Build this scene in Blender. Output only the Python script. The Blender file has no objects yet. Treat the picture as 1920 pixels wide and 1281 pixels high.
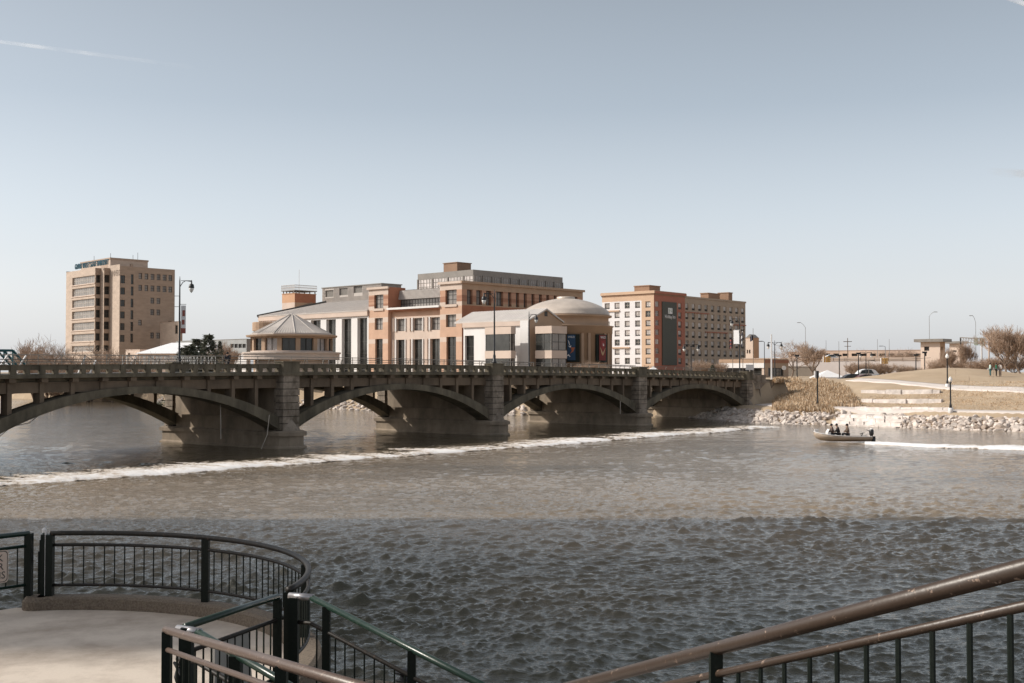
import bpy, math, random
import numpy as np
from mathutils import Vector, Matrix
random.seed(7); np.random.seed(7)
R = math.radians
scene = bpy.context.scene
C = scene.collection
# ------------------------------------------------------------------ camera
F = 2200.0; CZ = 5.8; TH = math.atan((698 - 640.5) / F)
cam_d = bpy.data.cameras.new("camera"); cam = bpy.data.objects.new("camera", cam_d); C.objects.link(cam)
cam_d.sensor_width = 36; cam_d.lens = 36 * F / 1920
cam_d.clip_start = 0.1; cam_d.clip_end = 20000
cam.location = (0, 0, CZ); cam.rotation_euler = (math.pi / 2 + TH, 0, 0)
scene.camera = cam
# ------------------------------------------------------------------ sky, sun, exposure
SUN_EL, SUN_AZ = R(36), R(180)                    # the sun stands to the left; azimuth is the angle from +X
sd = Vector((math.cos(SUN_AZ) * math.cos(SUN_EL), math.sin(SUN_AZ) * math.cos(SUN_EL), math.sin(SUN_EL)))
w = bpy.data.worlds.new("World"); scene.world = w; w.use_nodes = True
nt = w.node_tree; nt.nodes.clear()
out = nt.nodes.new('ShaderNodeOutputWorld'); bg = nt.nodes.new('ShaderNodeBackground')
sky = nt.nodes.new('ShaderNodeTexSky'); sky.sky_type = 'NISHITA'; sky.sun_disc = False
sky.sun_elevation = SUN_EL; sky.sun_rotation = math.atan2(sd.x, sd.y)
sky.air_density = 1.0; sky.dust_density = 2.6; sky.ozone_density = 1.2
hs = nt.nodes.new('ShaderNodeHueSaturation'); hs.inputs['Saturation'].default_value = 0.38
hs.inputs['Value'].default_value = 1.0
nt.links.new(sky.outputs[0], hs.inputs['Color'])
# thin pale haze of a hazy spring day: strongest at the horizon, fading up through the view
wc = nt.nodes.new('ShaderNodeTexCoord'); sx = nt.nodes.new('ShaderNodeSeparateXYZ'); nt.links.new(wc.outputs['Generated'], sx.inputs[0])
hr_ = nt.nodes.new('ShaderNodeValToRGB'); el = hr_.color_ramp.elements
for i, (p, c) in enumerate(((0.0, (5.2, 5.3, 5.5)), (0.06, (4.6, 4.75, 5.0)), (0.13, (3.1, 3.5, 3.9)), (0.22, (1.35, 1.78, 2.2)), (0.32, (0.66, 0.94, 1.17)), (0.5, (0.95, 0.92, 0.86)))):  # last stop: unseen overhead glow, added to brighten the water
    e = el[i] if i < 2 else el.new(p); e.position = p; e.color = (*c, 1)
nt.links.new(sx.outputs['Z'], hr_.inputs[0])
mx = nt.nodes.new('ShaderNodeMix'); mx.data_type = 'RGBA'; mx.blend_type = 'ADD'; mx.inputs['Factor'].default_value = 1.0
nt.links.new(hs.outputs[0], mx.inputs['A']); nt.links.new(hr_.outputs[0], mx.inputs['B']); nt.links.new(mx.outputs['Result'], bg.inputs['Color'])
bg.inputs['Strength'].default_value = 0.10
nt.links.new(bg.outputs[0], out.inputs['Surface'])
sl = bpy.data.lights.new("sun", 'SUN'); sun = bpy.data.objects.new("sun", sl); C.objects.link(sun)
sl.energy = 4.1; sl.angle = R(0.53); sl.color = (1.0, 0.93, 0.83)
sun.rotation_euler = sd.to_track_quat('Z', 'Y').to_euler()
scene.view_settings.view_transform = 'Standard'; scene.view_settings.look = 'None'
scene.view_settings.exposure = 0.0; scene.view_settings.gamma = 1.0
scene.cycles.max_bounces = 6; scene.cycles.caustics_reflective = False; scene.cycles.caustics_refractive = False
# ------------------------------------------------------------------ helpers
def ray(px, py):
    v = -(py - 640.5) / F
    return ((px - 960) / F, math.cos(TH) - math.sin(TH) * v, math.sin(TH) + math.cos(TH) * v)
def at(px, py, Y):
    x, y, z = ray(px, py); s = Y / y
    return Vector((x * s, Y, CZ + z * s))
def zat(px, py, Y): return at(px, py, Y).z
def wat(px, py, z=0.0):                           # the point of a horizontal plane
    x, y, zz = ray(px, py); s = (z - CZ) / zz
    return Vector((x * s, y * s, z))

def M(name, col, rough=0.8, var=0.0, scale=1.0, bump=0.0, metal=0.0, stretch=(1, 1, 1), col2=None, spec=0.5, detail=5, bscale=None, lo=0.35, hi=0.65):
    m = bpy.data.materials.new(name); m.use_nodes = True; n = m.node_tree; b = n.nodes['Principled BSDF']
    b.inputs['Roughness'].default_value = rough; b.inputs['Metallic'].default_value = metal
    b.inputs['Specular IOR Level'].default_value = spec
    b.inputs['Base Color'].default_value = (*col, 1)
    if var or col2:
        tc = n.nodes.new('ShaderNodeTexCoord'); mp = n.nodes.new('ShaderNodeMapping'); mp.inputs['Scale'].default_value = stretch
        nz = n.nodes.new('ShaderNodeTexNoise'); nz.inputs['Scale'].default_value = scale; nz.inputs['Detail'].default_value = detail
        nz.inputs['Roughness'].default_value = 0.65
        cr = n.nodes.new('ShaderNodeValToRGB'); cr.color_ramp.elements[0].position = lo; cr.color_ramp.elements[1].position = hi
        c2 = col2 or tuple(c * (1 + var) for c in col); c1 = col if col2 else tuple(c * (1 - var) for c in col)
        cr.color_ramp.elements[0].color = (*c1, 1); cr.color_ramp.elements[1].color = (*c2, 1)
        n.links.new(tc.outputs['Object'], mp.inputs[0]); n.links.new(mp.outputs[0], nz.inputs['Vector'])
        n.links.new(nz.outputs['Fac'], cr.inputs[0]); n.links.new(cr.outputs[0], b.inputs['Base Color'])
        if bump:
            n2 = n.nodes.new('ShaderNodeTexNoise'); n2.inputs['Scale'].default_value = bscale or scale * 3; n2.inputs['Detail'].default_value = 6
            n.links.new(mp.outputs[0], n2.inputs['Vector'])
            bp = n.nodes.new('ShaderNodeBump'); bp.inputs['Strength'].default_value = 0.6; bp.inputs['Distance'].default_value = bump
            n.links.new(n2.outputs['Fac'], bp.inputs['Height']); n.links.new(bp.outputs[0], b.inputs['Normal'])
    return m

class MB:
    def __init__(s): s.v = []; s.f = []; s.m = []
    def add(s, vs, fs, m=0):
        o = len(s.v); s.v += [tuple(v) for v in vs]; s.f += [tuple(i + o for i in f) for f in fs]; s.m += [m] * len(fs)
    def hexa(s, p, m=0):                           # p: 4 bottom points then 4 top points
        s.add(p, [(3, 2, 1, 0), (4, 5, 6, 7), (0, 1, 5, 4), (1, 2, 6, 5), (2, 3, 7, 6), (3, 0, 4, 7)], m)
    def box(s, x0, x1, y0, y1, z0, z1, m=0):
        s.hexa([(x0, y0, z0), (x1, y0, z0), (x1, y1, z0), (x0, y1, z0), (x0, y0, z1), (x1, y0, z1), (x1, y1, z1), (x0, y1, z1)], m)
    def prism(s, poly, z0, z1, m=0, poly2=None):
        n = len(poly); q = poly2 or poly
        s.add([(x, y, z0) for x, y in poly] + [(x, y, z1) for x, y in q],
              [tuple(range(n))[::-1], tuple(range(n, 2 * n))] + [(i, (i + 1) % n, n + (i + 1) % n, n + i) for i in range(n)], m)
    def tube(s, pts, r, n=8, m=0, caps=True):
        pts = [Vector(p) for p in pts]; rr = r if isinstance(r, (list, tuple)) else [r] * len(pts)
        vs = []; prev = None
        for i, p in enumerate(pts):
            a = pts[max(i - 1, 0)]; b = pts[min(i + 1, len(pts) - 1)]; d = (b - a).normalized()
            if prev is None:
                u = d.cross(Vector((0, 0, 1)));
                if u.length < 1e-3: u = d.cross(Vector((1, 0, 0)))
            else: u = prev - d * prev.dot(d)
            u.normalize(); prev = u; v = d.cross(u)
            vs += [p + (u * math.cos(2 * math.pi * k / n) + v * math.sin(2 * math.pi * k / n)) * rr[i] for k in range(n)]
        fs = []
        for i in range(len(pts) - 1):
            for k in range(n):
                k2 = (k + 1) % n; fs.append((i * n + k, i * n + k2, (i + 1) * n + k2, (i + 1) * n + k))
        if caps: fs += [tuple(range(n))[::-1], tuple(range((len(pts) - 1) * n, len(pts) * n))]
        s.add(vs, fs, m)
    def lathe(s, c, prof, n=16, m=0, a0=0.0):
        vs = []; fs = []
        for r, z in prof: vs += [(c[0] + r * math.cos(a0 + 2 * math.pi * k / n), c[1] + r * math.sin(a0 + 2 * math.pi * k / n), c[2] + z) for k in range(n)]
        for i in range(len(prof) - 1):
            for k in range(n):
                k2 = (k + 1) % n; fs.append((i * n + k, i * n + k2, (i + 1) * n + k2, (i + 1) * n + k))
        fs += [tuple(range(n))[::-1], tuple(range((len(prof) - 1) * n, len(prof) * n))]
        s.add(vs, fs, m)
    def build(s, name, mats, parent=None, origin=None, smooth=False, loc=None):
        me = bpy.data.meshes.new(name); o0 = Vector(origin) if origin is not None else Vector((0, 0, 0))
        me.from_pydata([tuple(Vector(v) - o0) for v in s.v], [], s.f)
        for m in (mats if isinstance(mats, (list, tuple)) else [mats]): me.materials.append(m)
        me.polygons.foreach_set('material_index', s.m)
        if smooth: me.polygons.foreach_set('use_smooth', [True] * len(s.f))
        me.update()
        o = bpy.data.objects.new(name, me); C.objects.link(o)
        if parent is not None: o.parent = parent
        elif origin is not None: o.location = o0
        if loc is not None: o.location = loc
        return o
def tag(o, label, cat=None, group=None, kind=None):
    if label: o['label'] = label
    if cat: o['category'] = cat
    if group: o['group'] = group
    if kind: o['kind'] = kind
    return o
def thing(name, loc, label, cat, group=None, rz=0):
    o = bpy.data.objects.new(name, None); C.objects.link(o); o.location = loc; o.rotation_euler = (0, 0, rz)
    o.empty_display_size = 0.3
    return tag(o, label, cat, group)
def copy_tree(src, loc, rz=0, label=None, scale=None):
    r = src.copy(); C.objects.link(r); r.location = loc; r.rotation_euler = (0, 0, rz)
    if label: r['label'] = label
    if scale: r.scale = scale if isinstance(scale, tuple) else (scale,) * 3
    for ch in list(src.children):
        c = ch.copy(); C.objects.link(c); c.parent = r
        for g in list(ch.children):
            d = g.copy(); C.objects.link(d); d.parent = c
    return r
def text_mesh(txt, size, ext=0.02):
    cu = bpy.data.curves.new('t', 'FONT'); cu.body = txt; cu.size = size; cu.extrude = ext; cu.align_x = 'CENTER'; cu.align_y = 'CENTER'
    cu.resolution_u = 2
    o = bpy.data.objects.new('t', cu); C.objects.link(o)
    bpy.context.view_layer.update()
    me = bpy.data.meshes.new_from_object(o); C.objects.unlink(o); bpy.data.objects.remove(o)
    return me
# ------------------------------------------------------------------ materials
concrete = M('bridge_concrete', (0.130, 0.110, 0.078), 0.9, 0.42, 0.9, 0.03, stretch=(1, 1, 0.35), detail=8)
concrete_pan = M('bridge_panel', (0.172, 0.128, 0.090), 0.9, 0.28, 0.5, 0.02, stretch=(1, 1, 0.5))
stonework = M('pillar_stone', (0.12, 0.095, 0.07), 0.9, col2=(0.36, 0.30, 0.245), scale=1.1, bump=0.04, stretch=(1, 1, 0.7), detail=9, lo=.36, hi=.66)
mortar = M('dark_mortar', (0.06, 0.05, 0.04), 0.95, 0.2, 2)
pier_c = M('pier_concrete', (0.25, 0.20, 0.15), 0.9, 0.3, 0.7, 0.02, stretch=(1, 1, 0.5), detail=8)
asphalt = M('asphalt', (0.06, 0.06, 0.06), 0.9, 0.2, 3, 0.01)
tan_metal = M('tan_metal', (0.38, 0.33, 0.28), 0.5, 0.1, 2)
rail_grey = M('rail_grey', (0.20, 0.175, 0.15), 0.45, 0.15, 2, metal=0.3)
black_m = M('black_paint', (0.02, 0.02, 0.022), 0.45)
globe_m = M('lamp_glass', (0.85, 0.83, 0.8), 0.25)
white_p = M('white_paint', (0.78, 0.77, 0.77), 0.6, 0.05, 0.3)
white_w = M('white_wall', (0.72, 0.70, 0.69), 0.85, 0.07, 0.35, stretch=(1, 1, .3), detail=7)
cream = M('cream_stone', (0.58, 0.47, 0.40), 0.85, 0.06, 0.3)
peach = M('peach_brick', (0.54, 0.35, 0.25), 0.85, 0.08, 0.5)
redbr = M('red_brick', (0.36, 0.15, 0.085), 0.85, 0.10, 0.5)
stripe = M('striped_brick', (0.48, 0.28, 0.19), 0.85, col2=(0.34, 0.17, 0.11), scale=1.6, stretch=(0.02, 0.02, 1), detail=0, lo=0.45, hi=0.55)
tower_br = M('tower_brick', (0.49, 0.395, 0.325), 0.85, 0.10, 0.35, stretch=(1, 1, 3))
tower_shade = M('tower_brick_shaded', (0.385, 0.29, 0.225), 0.85, 0.10, 0.35, stretch=(1, 1, 3))  # tower brick darkened for the shaded faces; the shade is in its colour
brown_st = M('brown_stone', (0.42, 0.29, 0.20), 0.85, 0.06, 0.4)
htl_red = M('hotel_red', (0.38, 0.145, 0.095), 0.8, 0.06, 0.3)
htl_tan = M('hotel_tan', (0.40, 0.31, 0.235), 0.85, 0.05, 0.3)
htl_or = M('hotel_orange', (0.55, 0.385, 0.27), 0.8, 0.05, 0.3)
htl_wh = M('hotel_white', (0.70, 0.68, 0.69), 0.8, 0.04, 0.3)
htl_green = M('hotel_dark_panel', (0.055, 0.055, 0.042), 0.6, 0.05, 0.3)
brown_m = M('brown_box', (0.28, 0.17, 0.11), 0.8, 0.08, 0.4)
seam = M('seam_metal', (0.50, 0.45, 0.41), 0.5, col2=(0.42, 0.38, 0.35), scale=0.6)
seam_dk = M('seam_metal_dark', (0.22, 0.20, 0.18), 0.5, 0.1, 0.6)
dome_m = M('dome_metal', (0.55, 0.475, 0.41), 0.45, 0.12, 0.35, metal=0.15)
glass = M('dark_glass', (0.035, 0.036, 0.034), 0.12, 0.6, 0.25)
glass_m = M('grey_glass', (0.24, 0.22, 0.205), 0.25, 0.25, 0.35)
glass_l = M('pale_glass', (0.50, 0.46, 0.44), 0.3, 0.3, 0.4)
frame_d = M('dark_frame', (0.05, 0.045, 0.04), 0.6)
frame_b = M('buff_frame', (0.45, 0.40, 0.35), 0.6)
grille = M('black_grille', (0.03, 0.025, 0.02), 0.8)
bark = M('bark', (0.21, 0.155, 0.12), 0.95, 0.25, 6)
twig = M('twig', (0.42, 0.31, 0.235), 0.95, 0.2, 2)
needle = M('needles', (0.13, 0.14, 0.10), 0.95, 0.4, 1.5)
rock_m = M('riprap_stone', (0.56, 0.49, 0.44), 0.95, 0.3, 0.6, 0.06, bscale=4)
rock_b = M('riprap_stone_brown', (0.36, 0.29, 0.24), 0.95, 0.3, 0.8, 0.06, bscale=4)
ledge_m = M('ledge_stone', (0.70, 0.64, 0.60), 0.95, 0.22, 1.2, 0.05)
path_m = M('path_concrete', (0.60, 0.54, 0.50), 0.9, 0.07, 0.6)
grassland = None
def cloth(name, c): return M(name, c, 0.9, 0.1, 6)

# ------------------------------------------------------------------ buildings toolkit
class Face:                                        # a vertical wall plane from A to B (plan), outside towards the camera
    def __init__(s, A, B):
        s.A = Vector((A[0], A[1])); s.B = Vector((B[0], B[1])); s.t = (s.B - s.A).normalized(); s.L = (s.B - s.A).length
        n = Vector((-s.t.y, s.t.x)); s.n = n if n.dot((s.A + s.B) / 2) > 0 else -n
    def s(s_, px):
        a = (px - 960) / F; kx = a / 1.0
        # direction (X,Y) of the ray in plan at the horizon
        dx, dy = a, math.cos(TH)
        den = s_.t.x * dy - s_.t.y * dx
        return (dx * s_.A.y - dy * s_.A.x) / den
    def pt(s_, u, d=0.0): return s_.A + s_.t * u + s_.n * d
    def P(s_, u, d, z): q = s_.pt(u, d); return (q.x, q.y, z)
    def z(s_, px, py): q = s_.pt(s_.s(px)); return zat(px, py, q.y)
def cross(A, ang, px):                             # walk from A at plan angle until the picture column px
    d = Vector((math.cos(R(ang)), math.sin(R(ang)))); dx, dy = (px - 960) / F, math.cos(TH)
    t = (dx * A[1] - dy * A[0]) / (d.x * dy - d.y * dx)
    return Vector((A[0], A[1])) + d * t
def pbox(mb, fc, s0, s1, d0, d1, z0, z1, m=0):
    P = fc.P
    mb.hexa([P(s0, d0, z0), P(s1, d0, z0), P(s1, d1, z0), P(s0, d1, z0), P(s0, d0, z1), P(s1, d0, z1), P(s1, d1, z1), P(s0, d1, z1)], m)
def facade(mb, fc, s0, s1, z0, z1, ops=(), depth=0.25, mf=lambda s, z: 0, d=0.0, sc=(), zc=(), rm=None):
    ss = sorted({s0, s1, *[o[0] for o in ops], *[o[1] for o in ops], *sc}); ss = [x for x in ss if s0 - 1e-6 <= x <= s1 + 1e-6]
    zs = sorted({z0, z1, *[o[2] for o in ops], *[o[3] for o in ops], *zc}); zs = [x for x in zs if z0 - 1e-6 <= x <= z1 + 1e-6]
    for i in range(len(ss) - 1):
        for j in range(len(zs) - 1):
            cs = (ss[i] + ss[i + 1]) / 2; cz = (zs[j] + zs[j + 1]) / 2
            if any(o[0] < cs < o[1] and o[2] < cz < o[3] for o in ops): continue
            P = fc.P
            mb.add([P(ss[i], d, zs[j]), P(ss[i + 1], d, zs[j]), P(ss[i + 1], d, zs[j + 1]), P(ss[i], d, zs[j + 1])], [(0, 1, 2, 3)], mf(cs, cz))
    for o in ops:
        P = fc.P; a, b, c, e = o[:4]; k = mf((a + b) / 2 , (c + e) / 2) if rm is None else rm; D = d + depth
        mb.add([P(a, d, c), P(a, D, c), P(a, D, e), P(a, d, e)], [(0, 1, 2, 3)], k)
        mb.add([P(b, d, c), P(b, D, c), P(b, D, e), P(b, d, e)], [(0, 1, 2, 3)], k)
        mb.add([P(a, d, c), P(b, d, c), P(b, D, c), P(a, D, c)], [(0, 1, 2, 3)], k)
        mb.add([P(a, d, e), P(b, d, e), P(b, D, e), P(a, D, e)], [(0, 1, 2, 3)], k)
def window(fc, op, d, parent, mats, nx=2, nz=2, fw=0.07, name='window', bottom=None, origin=None, mb=None):
    own = mb is None; mb = mb or MB(); a, b, c, e = op[:4]
    pbox(mb, fc, a, b, d, d + 0.08, c, e, 1)
    if bottom: pbox(mb, fc, a + fw, b - fw, d - 0.06, d - 0.002, c + 0.05, c + bottom, 2)
    xs = [a + fw / 2 + (b - a - fw) * i / nx for i in range(nx + 1)]
    zs = [c + fw / 2 + (e - c - fw) * i / nz for i in range(nz + 1)]
    for x in xs: pbox(mb, fc, x - fw / 2, x + fw / 2, d - 0.05, d - 0.003, c, e, 0)
    for j, z in enumerate(zs):
        for i in range(nx): pbox(mb, fc, xs[i] + fw / 2, xs[i + 1] - fw / 2, d - 0.05, d - 0.003, z - fw / 2, z + fw / 2, 0)
    if own: return mb.build(name, mats, parent, origin)
class Block:
    def __init__(s, cpx, Y, aR, aL, pxR, pxL):
        s.C = Vector((at(cpx, 690, Y).x, Y)); s.Rr = cross(s.C, aR, pxR); s.Ll = cross(s.C, aL, pxL)
        s.FL = Face(s.Ll, s.C); s.FR = Face(s.C, s.Rr); s.Bk = s.Ll + s.Rr - s.C
    def back(s, mb, z0, z1, m=0):
        a, b, c = s.Rr, s.Bk, s.Ll
        mb.add([(a.x, a.y, z0), (b.x, b.y, z0), (b.x, b.y, z1), (a.x, a.y, z1)], [(0, 1, 2, 3)], m)
        mb.add([(b.x, b.y, z0), (c.x, c.y, z0), (c.x, c.y, z1), (b.x, b.y, z1)], [(0, 1, 2, 3)], m)
    def slab(s, mb, z0, z1, ov=0.0, m=0):          # a slab over the whole plan, overhanging by ov
        cen = (s.C + s.Bk) / 2
        pts = []
        for p, sg in ((s.C, (-1, -1)), (s.Rr, (1, -1)), (s.Bk, (1, 1)), (s.Ll, (-1, 1))):
            q = p + (s.Rr - s.C).normalized() * ov * sg[0] + (s.Ll - s.C).normalized() * ov * sg[1]; pts.append((q.x, q.y))
        mb.prism(pts, z0, z1, m)
    def base(s): c = (s.C + s.Bk) / 2; return Vector((c.x, c.y, 4.7))
GZ = 4.6

# ------------------------------------------------------------------ land
SH = np.array([(-2500, 1500), (-900, 700), (-400, 430), (-150, 290), (-88, 245), (-60, 215), (-29, 185), (-13, 169), (0, 157), (14, 157), (19, 156), (23, 150), (25.5, 142), (27.5, 134.5),
      (33, 130.5), (37.5, 128), (41, 121.5), (45, 118), (49.7, 114), (59, 104), (90, 75), (140, 30), (300, -150), (900, -900)], float)
def shore_d(X, Y):                                 # signed distance from the shoreline, positive inland
    best = np.full(X.shape, 1e9); sg = np.zeros(X.shape)
    for (x0, y0), (x1, y1) in zip(SH[:-1], SH[1:]):
        ex, ey = x1 - x0, y1 - y0; t = np.clip(((X - x0) * ex + (Y - y0) * ey) / (ex * ex + ey * ey), 0, 1)
        dx, dy = X - x0 - t * ex, Y - y0 - t * ey; d = np.hypot(dx, dy); c = ex * dy - ey * dx
        k = d < best - 1e-9; best = np.where(k, d, best); sg = np.where(k, np.sign(c), sg)
    return best * sg
N0 = np.array([-17.16, 89.9]); ST = np.array([15.56, 19.15]); SL = float(np.hypot(*ST)); TD = ST / SL
PD = np.array([math.cos(R(142)), math.sin(R(142))]); W = 14.0
def ground_z(X, Y):
    X = np.asarray(X, float); Y = np.asarray(Y, float)
    d = shore_d(X, Y)
    z = np.interp(d, [-12, -4, 0, 2.9, 3.9, 7.0, 8.4, 12.5, 13.2, 17, 17.8, 21, 23.5, 30, 60], [-3, -1.6, -0.2, 1.1, 1.66, 1.74, 1.85, 2.3, 2.5, 3.1, 3.35, 4.0, 4.25, 4.6, 4.7])
    z = z + 1.75 * np.exp(-((X - 60.5) / 11) ** 2 - ((Y - 161) / 11) ** 2)
    # made ground behind the wing wall and the river wall upstream of the bridge
    rx, ry = X - N0[0], Y - N0[1]
    off = (-TD[1] * rx + TD[0] * ry); al = (TD[0] * rx + TD[1] * ry) / SL
    z = np.where((off > -0.2) & (al > 2.98) & (al < 3.45), 4.5, z)
    return z
def axis(segs):
    a = []
    for x0, x1, st in segs: a += list(np.arange(x0, x1, st))
    return np.array(a + [segs[-1][1]])
xs = axis([(-6000, -1200, 600), (-1200, -300, 60), (-300, -110, 8), (-110, 20, 2.0), (20, 100, 0.7), (100, 160, 3), (160, 400, 20), (400, 1200, 100), (1200, 6000, 600)])
ys = axis([(-900, 0, 60), (0, 100, 5), (100, 180, 0.7), (180, 330, 4), (330, 800, 30), (800, 2000, 200), (2000, 9000, 1000)])
GX, GY = np.meshgrid(xs, ys); Z = ground_z(GX, GY)
fine = (GX > 15) & (GX < 110) & (GY < 180) & (shore_d(GX, GY) > 8)
Z = Z + np.where(fine, 0.05 * np.sin(GX * 0.9 + np.sin(GY * 0.7)) * np.sin(GY * 0.8), 0)
def grid_obj(name, GX, GY, Z, mat, smooth=True, keep=None):
    ny, nx = GX.shape; me = bpy.data.meshes.new(name)
    co = np.stack([GX, GY, Z], -1).reshape(-1, 3).astype(np.float32)
    i = np.arange((ny - 1) * (nx - 1)); r = i // (nx - 1); c = i % (nx - 1); a = r * nx + c
    fa = np.stack([a, a + 1, a + nx + 1, a + nx], -1)
    if keep is not None: fa = fa[keep(co[fa].mean(1))]
    me.vertices.add(len(co)); me.vertices.foreach_set('co', co.ravel())
    me.loops.add(fa.size); me.loops.foreach_set('vertex_index', fa.ravel().astype(np.int32))
    me.polygons.add(len(fa)); me.polygons.foreach_set('loop_start', (np.arange(len(fa)) * 4).astype(np.int32))
    me.polygons.foreach_set('loop_total', np.full(len(fa), 4, np.int32))
    me.polygons.foreach_set('use_smooth', np.full(len(fa), smooth))
    me.update(calc_edges=True); me.materials.append(mat)
    o = bpy.data.objects.new(name, me); C.objects.link(o); return o
ground_m = M('dormant_lawn', (0.34, 0.25, 0.165), 0.95, col2=(0.48, 0.375, 0.265), scale=0.12, bump=0.08, bscale=1.5, detail=9, lo=0.3, hi=0.7)
tag(grid_obj('ground', GX, GY, Z, ground_m), 'dry tan lawn and river bank behind the bridge and boat', None, kind='structure')

# ------------------------------------------------------------------ river
def water_mat():
    m = bpy.data.materials.new('river_water'); m.use_nodes = True; n = m.node_tree; b = n.nodes['Principled BSDF']
    b.inputs['IOR'].default_value = 1.60; b.inputs['Specular Tint'].default_value = (1.0, 0.98, 0.86, 1); b.inputs['Roughness'].default_value = 0.07
    geo = n.nodes.new('ShaderNodeNewGeometry')
    mp = n.nodes.new('ShaderNodeMapping'); mp.inputs['Scale'].default_value = (0.55, 1.3, 1); mp.inputs['Rotation'].default_value = (0, 0, R(10))
    n.links.new(geo.outputs['Position'], mp.inputs[0])
    def noise(sc, det, rg=0.6):
        z = n.nodes.new('ShaderNodeTexNoise'); z.inputs['Scale'].default_value = sc; z.inputs['Detail'].default_value = det; z.inputs['Roughness'].default_value = rg
        n.links.new(mp.outputs[0], z.inputs['Vector']); return z
    n1 = noise(2.4, 5, 0.62); n2 = noise(8.0, 4, 0.65); n3 = noise(0.05, 3)
    b1 = n.nodes.new('ShaderNodeBump'); b1.inputs['Strength'].default_value = 1.0; b1.inputs['Distance'].default_value = 0.055
    b2 = n.nodes.new('ShaderNodeBump'); b2.inputs['Strength'].default_value = 1.0; b2.inputs['Distance'].default_value = 0.022
    n.links.new(n1.outputs['Fac'], b1.inputs['Height']); n.links.new(n2.outputs['Fac'], b2.inputs['Height'])
    n.links.new(b1.outputs[0], b2.inputs['Normal']); n.links.new(b2.outputs[0], b.inputs['Normal'])
    cr = n.nodes.new('ShaderNodeValToRGB'); cr.color_ramp.elements[0].position = 0.35; cr.color_ramp.elements[1].position = 0.7
    cr.color_ramp.elements[0].color = (0.21, 0.16, 0.11, 1); cr.color_ramp.elements[1].color = (0.29, 0.228, 0.163, 1)
    n.links.new(n3.outputs['Fac'], cr.inputs[0])
    # silty brown for sunlit water, dark for shade, painted by an attribute
    aa = n.nodes.new('ShaderNodeAttribute'); aa.attribute_name = 'sunlit_silt'; mx = n.nodes.new('ShaderNodeMix'); mx.data_type = 'RGBA'
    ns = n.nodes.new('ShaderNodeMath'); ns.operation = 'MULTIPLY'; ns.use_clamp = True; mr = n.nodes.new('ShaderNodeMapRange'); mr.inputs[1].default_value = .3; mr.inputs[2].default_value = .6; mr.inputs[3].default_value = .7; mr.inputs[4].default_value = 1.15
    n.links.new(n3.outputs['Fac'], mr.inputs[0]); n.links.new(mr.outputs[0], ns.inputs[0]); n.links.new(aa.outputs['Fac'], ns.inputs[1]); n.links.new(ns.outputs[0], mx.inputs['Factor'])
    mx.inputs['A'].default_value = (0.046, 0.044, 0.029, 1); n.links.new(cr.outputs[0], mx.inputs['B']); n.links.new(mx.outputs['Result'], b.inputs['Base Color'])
    return m
water_m = water_mat()
def waves(X, Y, dY):
    rng = np.random.RandomState(3); h = np.zeros_like(X)
    wx = X + 0.5 * np.sin(0.31 * X + 0.23 * Y) + 0.35 * np.sin(0.53 * Y - 0.41 * X + 1.0)
    wy = Y + 0.5 * np.sin(0.27 * X - 0.37 * Y + 2.0) + 0.3 * np.sin(0.61 * X + 0.13 * Y)
    gust = 0.75 + 0.25 * np.sin(0.11 * X + 0.5 * np.sin(0.09 * Y)) * np.sin(0.16 * Y + 0.4 * np.sin(0.13 * X))
    N = 130
    for i in range(N):
        lam = 0.17 * (6.0 / 0.17) ** ((i + rng.rand()) / N)
        th = R(97) + rng.normal() * 0.62
        k = 2 * math.pi / lam; a = 0.0080 * lam ** 0.95 * (1.15 if lam < 0.7 else 0.58 if lam < 1.1 else 0.22 if lam < 2.5 else 0.08)
        ph = k * (math.cos(th) * wx + math.sin(th) * wy) + rng.rand() * 7
        wt = np.clip(lam / (2.6 * dY) - 0.5, 0, 1) * np.clip(lam / (0.0036 * (Y + 8)) - 1.0, 0, 1)
        if i % 2: h += wt * a * 1.35 * (np.exp(1.2 * np.sin(ph)) - 1.40)
        else: h += wt * a * 2.2 * ((1 - np.abs(np.sin(ph / 2))) ** 1.7 - 0.24)   # ridged, for crisp little crests
    h = h * gust; sg_ = 0.034; hn = h / sg_; far = np.interp(Y, [30, 70], [1.0, 0.7])
    return sg_ * (0.75 * hn + 0.16 * np.maximum(hn, 0) ** 2) * far
A = np.linspace(-0.60, 0.60, 1180)
# a fan of rows, denser near by, so that every ripple is real relief
inv = 1 / 13.0 + (1 / 360.0 - 1 / 13.0) * np.linspace(0, 1, 1560)
Yr = 1 / inv; GXw = A[None, :] * (Yr[:, None] + 8); GYw = np.repeat(Yr[:, None], len(A), 1)
dYw = np.repeat(np.gradient(Yr)[:, None], len(A), 1)
Hw = waves(GXw, GYw, dYw)
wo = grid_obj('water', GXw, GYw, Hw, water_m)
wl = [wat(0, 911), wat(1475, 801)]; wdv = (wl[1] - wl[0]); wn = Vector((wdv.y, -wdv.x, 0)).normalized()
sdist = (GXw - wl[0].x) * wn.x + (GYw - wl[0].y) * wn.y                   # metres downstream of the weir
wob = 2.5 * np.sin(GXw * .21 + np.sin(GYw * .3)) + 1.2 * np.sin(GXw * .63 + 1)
sunlit_silt = np.clip((sdist + 2.0) / 3.5, 0.35, 1) * np.clip((GYw + wob - 28) / 20, 0, 1)  # sunlit and shaded tone put into the water colour: dark near and upstream
wat_ = wo.data.attributes.new('sunlit_silt', 'FLOAT', 'POINT'); wat_.data.foreach_set('value', sunlit_silt.ravel().astype(np.float32))
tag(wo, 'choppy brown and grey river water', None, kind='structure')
mb = MB(); mb.add([(-3000, -900, -0.3), (3000, -900, -0.3), (3000, 3000, -0.3), (-3000, 3000, -0.3)], [(0, 1, 2, 3)])
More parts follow.
